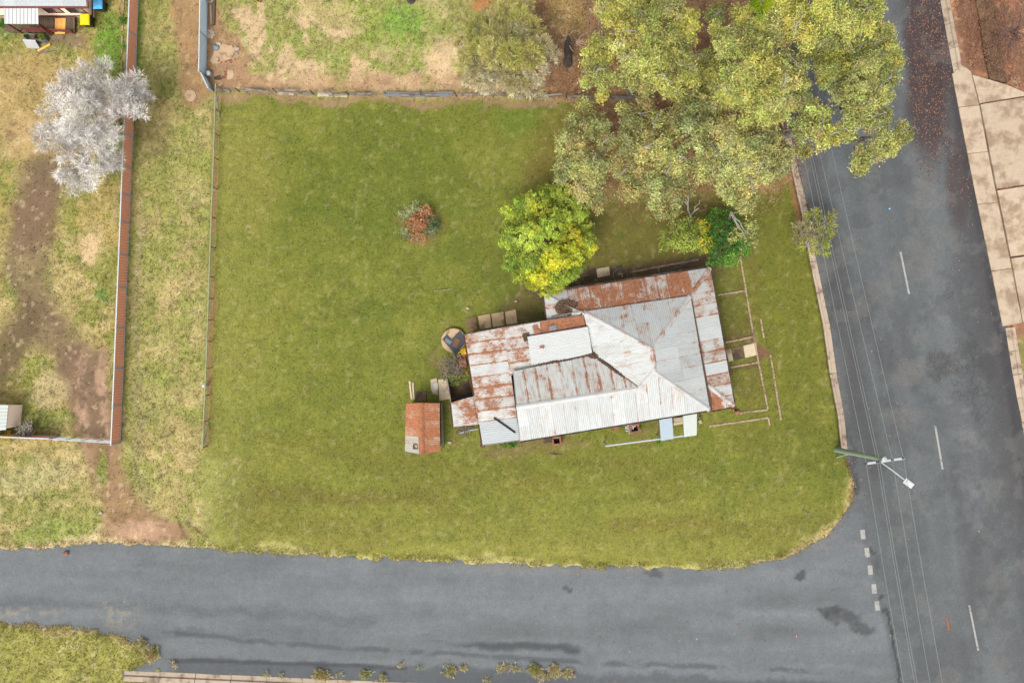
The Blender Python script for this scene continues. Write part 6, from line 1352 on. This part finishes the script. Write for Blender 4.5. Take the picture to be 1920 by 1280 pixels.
lobes = sublobes(px_lobes(ll, 6.2, 4.2, LIME, seed=11, flat=.8), 3, .45, .85, 11)
cr, C, D, I = leaf_crown(lt, lobes, 11, 28, .12, .07, .085, up=.5, droop=.15, jitter=.22, clump_jit=.17, shell=(.7, 1), outw=.9, rn=.45, tri=True, mix=.28); limbs(lt, tuple(ORIG[lt]), 2.0, lobes, .2, M_BARK_G, (C, D, I, .03), nmain=5)

# silver feathery tree over the long fence
SIL = [(220, 214, 206), (214, 208, 200), (223, 218, 211), (209, 202, 194)]
sl = [(165, 135, 26), (190, 122, 16), (130, 155, 26), (105, 170, 22), (150, 165, 30), (185, 155, 28), (215, 160, 24), (245, 150, 24), (260, 165, 20), (250, 185, 24), (225, 180, 26), (95, 195, 26), (125, 195, 30), (160, 200, 32), (195, 195, 30), (90, 235, 26), (115, 240, 28), (150, 240, 30), (185, 235, 28), (75, 243, 14), (85, 262, 20), (110, 270, 24), (145, 275, 26), (180, 270, 26), (205, 250, 22), (125, 295, 18), (160, 300, 22), (195, 295, 24), (215, 300, 18), (180, 320, 18), (205, 315, 16), (150, 335, 20), (120, 328, 16), (140, 350, 18), (165, 345, 16), (110, 332, 12), (258, 210, 14), (275, 182, 10), (235, 205, 14)]
st_ = empty("silver_tree", tuple(P(178, 255)), "bare silver grey feathery tree hanging over the red fence", "tree")
lobes = px_lobes(sl, 5.8, 2.6, SIL, seed=12, flat=.55); coarse = lobes; lobes = sublobes(lobes, 4, .45, .7, 12)
cr, C, D, I = spray_crown(st_, lobes, 7.0, 24, .46, .009, .8, jitter=.16, shell=(.0, .95), up=.3); tops = bare_limbs(st_, coarse, .9, .035, M_PALETWIG, 12); limbs(st_, tuple(ORIG[st_]), 1.3, lobes, .2, M_PALETWIG, (C, D, I, .12), nmain=6, twig_r=.018, extra=tops)

# grey-olive feathery tree in the back yard
OLV = [(190, 182, 112), (196, 186, 142), (178, 174, 96), (202, 192, 156), (184, 174, 126)]
ol = [(950, 20, 26, 0), (975, 30, 24, 2), (920, 30, 26, 0), (895, 50, 26, 2), (930, 60, 30, 0), (965, 60, 30, 4), (1000, 50, 22, 0), (1015, 80, 22, 4), (870, 80, 20, 0), (890, 95, 28, 2), (925, 95, 30, 0), (960, 95, 30, 2), (995, 100, 28, 2), (1025, 110, 18, 3), (875, 115, 20, 0), (900, 130, 26, 4), (935, 130, 28, 1), (970, 135, 28, 0), (1005, 130, 24, 3), (915, 155, 20, 3), (960, 158, 20, 1), (990, 155, 22, 3), (1010, 165, 14, 1), (880, 145, 16, 3), (955, 0, 22, 2), (985, 5, 18, 0), (1000, 175, 10, 3), (865, 100, 12), (1040, 95, 10, 3)]
ot_ = empty("olive_tree", tuple(P(957, 145)), "dull olive and grey feathery tree beside the back fence", "tree")
lobes = px_lobes(ol, 5.5, 2.5, OLV, seed=13, flat=.6)
cr, C, D, I = spray_crown(ot_, lobes, 9.0, 30, .34, .016, .6, jitter=.16, clump_jit=.12, shell=(.25, .9), up=.3, mt=M_LEAF); limbs(ot_, tuple(ORIG[ot_]), 1.4, lobes, .2, M_BARK_G, (C, D, I, .08), nmain=6, twig_r=.018)

# shrubs by the north-east corner of the cottage
sg = empty("dark_shrub", tuple(P(1352, 470)), "glossy dark green shrub at the north-east roof corner", "shrub")
DG = [(76, 122, 40), (90, 138, 46), (66, 110, 38), (102, 146, 50)]
lobes = px_lobes([(1345, 410, 20), (1370, 405, 18), (1330, 425, 16), (1360, 430, 24), (1385, 425, 18), (1340, 455, 18), (1365, 460, 26), (1390, 455, 20), (1350, 480, 20), (1375, 482, 18), (1395, 470, 13), (1338, 488, 10)], 3.6, 1.8, DG, seed=14)
cr, C, D, I = leaf_crown(sg, lobes, 10, 16, .14, .07, .10, up=.6, jitter=.22); limbs(sg, tuple(ORIG[sg]), .8, lobes, .09, M_BARK_G, nmain=4)
sy = empty("yellow_green_shrub", tuple(P(1290, 450)), "light green and yellow shrub left of the dark shrub", "shrub")
YG = [(146, 160, 62), (152, 166, 70), (130, 152, 54), (186, 180, 50)]
lobes = px_lobes([(1255, 445, 18, 0), (1275, 430, 18, 1), (1295, 425, 18, 2), (1270, 455, 18, 1), (1295, 450, 20, 0), (1315, 440, 16, 2), (1320, 425, 14, 3), (1335, 435, 14, 3), (1325, 455, 14, 3), (1290, 420, 13, 1), (1245, 460, 12, 0), (1310, 465, 12, 2)], 3.4, 1.4, YG, seed=15)
cr, C, D, I = leaf_crown(sy, lobes, 8, 15, .14, .065, .11, up=.6, jitter=.2); limbs(sy, tuple(ORIG[sy]), .7, lobes, .08, M_BARK_G, (C, D, I, .12), nmain=4)
go = empty("gum_sapling", tuple(P(1375, 425)), "drooping grey green gum sapling with white forked stem over the dark shrub", "tree")
lobes = px_lobes([(1385, 440, 14), (1405, 430, 16), (1415, 445, 12), (1395, 452, 14), (1375, 450, 10), (1408, 418, 10)], 5.0, .8, EUG, seed=16)
cr, C, D, I = leaf_crown(go, lobes, 5, 14, .2, .07, .13, jitter=.2)
mb = MB()
for e in ((1388, 428), (1376, 412), (1404, 438), (1398, 447)): mb.tube(wob(P(1371, 398, 4.8), P(*e, 5.1), 4, .12), [.06, .05, .04, .03, .015], 6)
mb.tube([P(1365, 425, 0), P(1367, 410, 2.5), P(1371, 398, 4.8)], [.11, .09, .06], 8); obj("trunk", mb, M_BARK_W, go)
db = empty("dead_sapling", tuple(P(1275, 420)), "bare white forked branches below the gum crowns", "dead tree"); mb = MB()
mb.tube([P(1294, 420, 0), P(1296, 412, 1.4), P(1295, 404, 2.2)], [.09, .08, .06], 7)
for pts in ([(1295, 404), (1290, 395), (1290, 380), (1284, 372)], [(1295, 404), (1302, 396), (1303, 388), (1311, 382), (1312, 375)], [(1302, 396), (1310, 390)], [(1290, 385), (1282, 376)], [(1290, 380), (1292, 360)]):
    mb.tube([P(x, y, 2.2 + .25 * i) for i, (x, y) in enumerate(pts)], [.055 - .009 * i for i in range(len(pts))], 5)
obj("trunk", mb, M_BARK_W, db)
# verge shrub by the kerb
vb_ = empty("verge_shrub", tuple(P(1524, 437)), "sparse grey twigged shrub growing over the kerb", "shrub")
lobes = px_lobes([(1530, 410, 16, 0), (1550, 412, 14, 1), (1558, 425, 12, 1), (1545, 440, 16, 0), (1520, 440, 16, 2), (1505, 430, 14, 2), (1500, 448, 12, 2), (1518, 460, 14, 1), (1540, 462, 13, 0), (1550, 470, 9, 0), (1560, 405, 8, 1), (1530, 432, 14, 2)], 2.6, .9, [(150, 156, 66), (160, 160, 76), (172, 160, 118)], seed=17, flat=.6)
cr, C, D, I = spray_crown(vb_, lobes, 11.0, 14, .32, .022, .6, jitter=.2, shell=(.4, 1), mt=M_LEAF); limbs(vb_, tuple(ORIG[vb_]), .5, lobes, .07, M_BARK_W, (C, D, I, .55), nmain=5, twig_r=.014)
# bush in the lawn: russet dead heart, green rim, right lobes coloured darker as its shaded side
rb = empty("russet_bush", tuple(P(788, 417)), "russet dead bush with green rim alone in the lawn", "shrub")
rl = [(785, 410, 20, 0), (800, 400, 16, 0), (775, 420, 16, 0), (795, 395, 12, 1), (780, 440, 14, 1), (790, 448, 12, 1), (765, 395, 13, 2), (780, 385, 11, 2), (760, 410, 9, 2), (806, 420, 15, 3), (815, 412, 12, 3), (808, 435, 12, 3), (760, 440, 11, 2), (752, 400, 8, 2), (818, 425, 9, 3), (790, 420, 14, 0), (757, 432, 9, 2)]
lobes = px_lobes(rl, 1.1, .55, [(184, 122, 80), (194, 142, 100), (138, 146, 98), (92, 112, 70)], seed=18, flat=.55)
cr, C, D, I = leaf_crown(rb, lobes, 13, 9, .15, .05, .08, up=.5, jitter=.28); limbs(rb, tuple(ORIG[rb]), .25, lobes, .05, M_BARK_W, (C, D, I, .25), nmain=5, twig_r=.012)
# grey bush by the rear wall with green skirt and yellow flowers
gb = empty("grey_bush", tuple(P(850, 692)), "grey twiggy bush with green skirt at the rear wall", "shrub")
lobes = px_lobes([(840, 680, 14, 0), (856, 676, 13, 0), (848, 692, 16, 0), (834, 694, 11, 0), (862, 692, 12, 0), (850, 710, 11, 1), (862, 706, 10, 1), (838, 706, 8, 0), (870, 696, 7, 2)], 1.7, .6, [(128, 116, 98), (126, 148, 52), (200, 160, 40)], seed=19, flat=.6)
cr, C, D, I = spray_crown(gb, lobes, 16, 16, .22, .016, .6, jitter=.2, shell=(.4, 1)); limbs(gb, tuple(ORIG[gb]), .35, lobes, .05, M_BARK_G, (C, D, I, .3), nmain=4, twig_r=.012)
yf = empty("flowering_plant", tuple(P(871, 657)), "small plant with golden flowers between tank stand and flue", "plant")
lobes = px_lobes([(870, 656, 5), (874, 659, 4), (867, 660, 4)], 1.5, .2, [(236, 190, 24), (226, 170, 20)], seed=20); leaf_crown(yf, lobes, 60, 10, .09, .06, .05); obj("stem", MB().tube([P(871, 657, 0), P(871, 657, 1.4)], [.03, .015], 5), M_BARK_G, yf)
# black stump with bare shoots
bsx = empty("burnt_stump", tuple(P(1064, 118)), "charred leaning trunk with thin bare shoots in the back yard", "dead tree")
mb = MB(); mb.tube([P(1064, 119, 0), P(1065, 108, .8), P(1064, 92, 1.9), P(1066, 78, 2.6)], [.34, .26, .24, .20], 9); mb.tube([P(1064, 92, 1.9), P(1066, 75, 2.9), P(1065, 69, 3.2)], [.2, .15, .10], 7); mb.tube([P(1066, 84, 2.4), P(1073, 81, 2.9), P(1078, 80, 3.1)], [.17, .12, .08], 7); obj("trunk", mb, M_BARK_D, bsx)
mb = MB()
for pts in ([(1064, 70), (1056, 66), (1051, 58), (1053, 50)], [(1064, 70), (1062, 60), (1065, 52)], [(1065, 70), (1072, 60), (1080, 57)], [(1077, 80), (1085, 74), (1092, 64), (1100, 63)], [(1077, 80), (1090, 78), (1104, 82)], [(1077, 80), (1092, 82), (1106, 88)], [(1077, 80), (1088, 86), (1098, 90)], [(1077, 80), (1092, 75), (1106, 76)], [(1064, 72), (1058, 74), (1054, 80)], [(1068, 86), (1072, 94), (1076, 97)]):
    mb.tube([P(x, y, 3.0 + .12 * i) for i, (x, y) in enumerate(pts)], [.035 - .007 * i for i in range(len(pts))], 4)
obj("shoots", mb, M_STONE, bsx)
# dead white shrub by the left fence, yellow flowering shrub beside it
dw = empty("dead_shrub", tuple(P(56, 812)), "dead white branching shrub against the side fence at left", "dead shrub"); mb = MB()
for i in range(26):
    a = random.uniform(1.2, 4.6); L_ = random.uniform(12, 34); b = P(58, 812, .3); e = P(56 + L_ * math.cos(a), 806 - L_ * .75 * math.sin(a), random.uniform(.8, 1.7)); w_ = wob(b, e, 5, .22); mb.tube(w_, [.05, .042, .034, .026, .018, .008], 5)
    for k in range(3):
        s = w_[random.choice((2, 3, 4))]; mb.tube(wob(s, s + Vector((random.uniform(-.5, .5), random.uniform(-.5, .5), random.uniform(0, .4))), 2, .06), [.02, .014, .006], 4)
obj("branches", mb, mat("bleached_twigs", A(206, 196, 180), var=.2), dw)
ys = empty("broom_shrub", tuple(P(6, 815)), "small green shrub with yellow flowers at the cream shed", "shrub"); lobes = px_lobes([(4, 812, 9, 0), (12, 816, 7, 1), (-3, 818, 8, 0), (8, 822, 6, 1)], 1.0, .3, [(112, 128, 40), (190, 170, 20)], seed=21); leaf_crown(ys, lobes, 25, 12, .1, .04, .07); obj("stem", MB().tube([P(6, 815, 0), P(6, 815, .6)], .03, 5), M_BARK_G, ys)
# bare twiggy tree at the top right corner
br = empty("bare_tree", tuple(P(1905, 60)), "leafless reddish twigged tree at the top right corner", "dead tree"); mb = MB(); fk = P(1905, 60, 2.4)
mb.tube([P(1905, 66, 0), fk], [.14, .1], 7)
for i in range(22):
    a = random.uniform(0, 6.283); L_ = random.uniform(25, 60); e = P(1905 + L_ * math.cos(a), 55 + L_ * math.sin(a), random.uniform(3.2, 4.5)); w_ = wob(fk, e, 5, .25); mb.tube(w_, [.05, .04, .032, .024, .016, .006], 5)
    for k in range(5):
        s = w_[random.choice((2, 3, 4, 5))]; mb.tube(wob(s, s + Vector((random.uniform(-.9, .9), random.uniform(-.9, .9), random.uniform(-.1, .5))), 2, .08), [.016, .011, .005], 4)
obj("branches", mb, mat("reddish_twigs", A(150, 116, 104), var=.2), br)
# weeds along the lower kerb, plants under the silver tree and by the walls
def weed(px, py, r_px, cols, label, group, z0=0.0, h=.3, nm="weed_clump", dens=30, name="blades"):
    p = P(px, py); rt = empty(nm, (p.x, p.y, z0), label, "weed", group); lobes = []
    for k in range(max(2, int(r_px / 3))):
        a = random.uniform(0, 6.283); q_ = random.uniform(0, .7) * r_px; c = P(px + q_ * math.cos(a), py + q_ * .6 * math.sin(a)); lobes.append((c.x, c.y, z0 + h * .3, M(r_px * .5), h * .6, random.choice(cols)))
    spray_crown(rt, lobes, dens, 9, h, .018, .7, mt=M_LEAF, jitter=.22, name=name, zmin=0)
DRYG = [(192, 172, 122), (170, 158, 98), (184, 166, 116), (146, 148, 84)]
wl_ = [(600, 1264, 12, "biggest grassy clump over the lower kerb, left of centre"), (683, 1266, 9, "brown tipped clump right of the biggest kerb clump"), (720, 1272, 8, "dark topped clump at the picture's bottom edge"), (635, 1268, 6, "small clump just right of the biggest kerb clump"), (752, 1246, 5, "lone straw tuft on the wet asphalt"), (788, 1250, 4, "tiny straw tuft right of the lone tuft"), (845, 1258, 11, "spreading weed tangle left of the kerb weed row"), (870, 1255, 7, "outlier of the spreading weed tangle"), (942, 1252, 8, "first tall tuft in the right hand kerb weed row"), (965, 1250, 8, "second tall tuft in the right hand kerb weed row"), (1005, 1256, 13, "thickest tuft of the right hand kerb weed row"), (1040, 1256, 11, "wide tuft near the right end of kerb weed row"), (1068, 1262, 9, "last tuft at the right end of the kerb weed row"), (1022, 1270, 8, "tuft below the thickest tuft of the kerb row"), (916, 1274, 6, "green tuft at the picture edge left of the kerb row"), (500, 1263, 5, "small tuft at the kerb left of the biggest clump"), (525, 1263, 4, "tiny tuft between two small kerb tufts"), (288, 1226, 14, "bushy straw clump at the tip of the lower left verge"), (270, 1206, 9, "upper straw clump on the tip of the lower left verge"), (324, 1241, 6, "detached weed beside the start of the lower kerb")]
for x, y, r, lb in wl_: weed(x, y, r * 1.35, DRYG, lb, "weeds along the lower kerb", ROADZ, .26, dens=26)
GRN = [(92, 148, 44), (112, 160, 52), (78, 130, 40)]
for x, y, r, lb in ((232, 40, 9, "green weeds inside the red fence near the bins"), (236, 90, 8, "green weeds inside the red fence above the silver tree"), (262, 195, 10, "bright green weeds outside the fence under the silver tree"), (250, 222, 9, "green weed patch outside the fence below the silver tree"), (232, 240, 8, "green weeds between fence and silver tree trunk"), (8, 45, 10, "leafy green plant at the left edge by the patio"), (965, 830, 10, "green weeds along the rear wing's south eave"), (945, 834, 6, "little green weed at the rear wing's corner"), (1233, 828, 6, "green weed under the pale blue awning sheet")):
    weed(x, y, r, GRN, lb, "green weeds by fences and walls", 0.0, .3, nm="green_weed", dens=30)
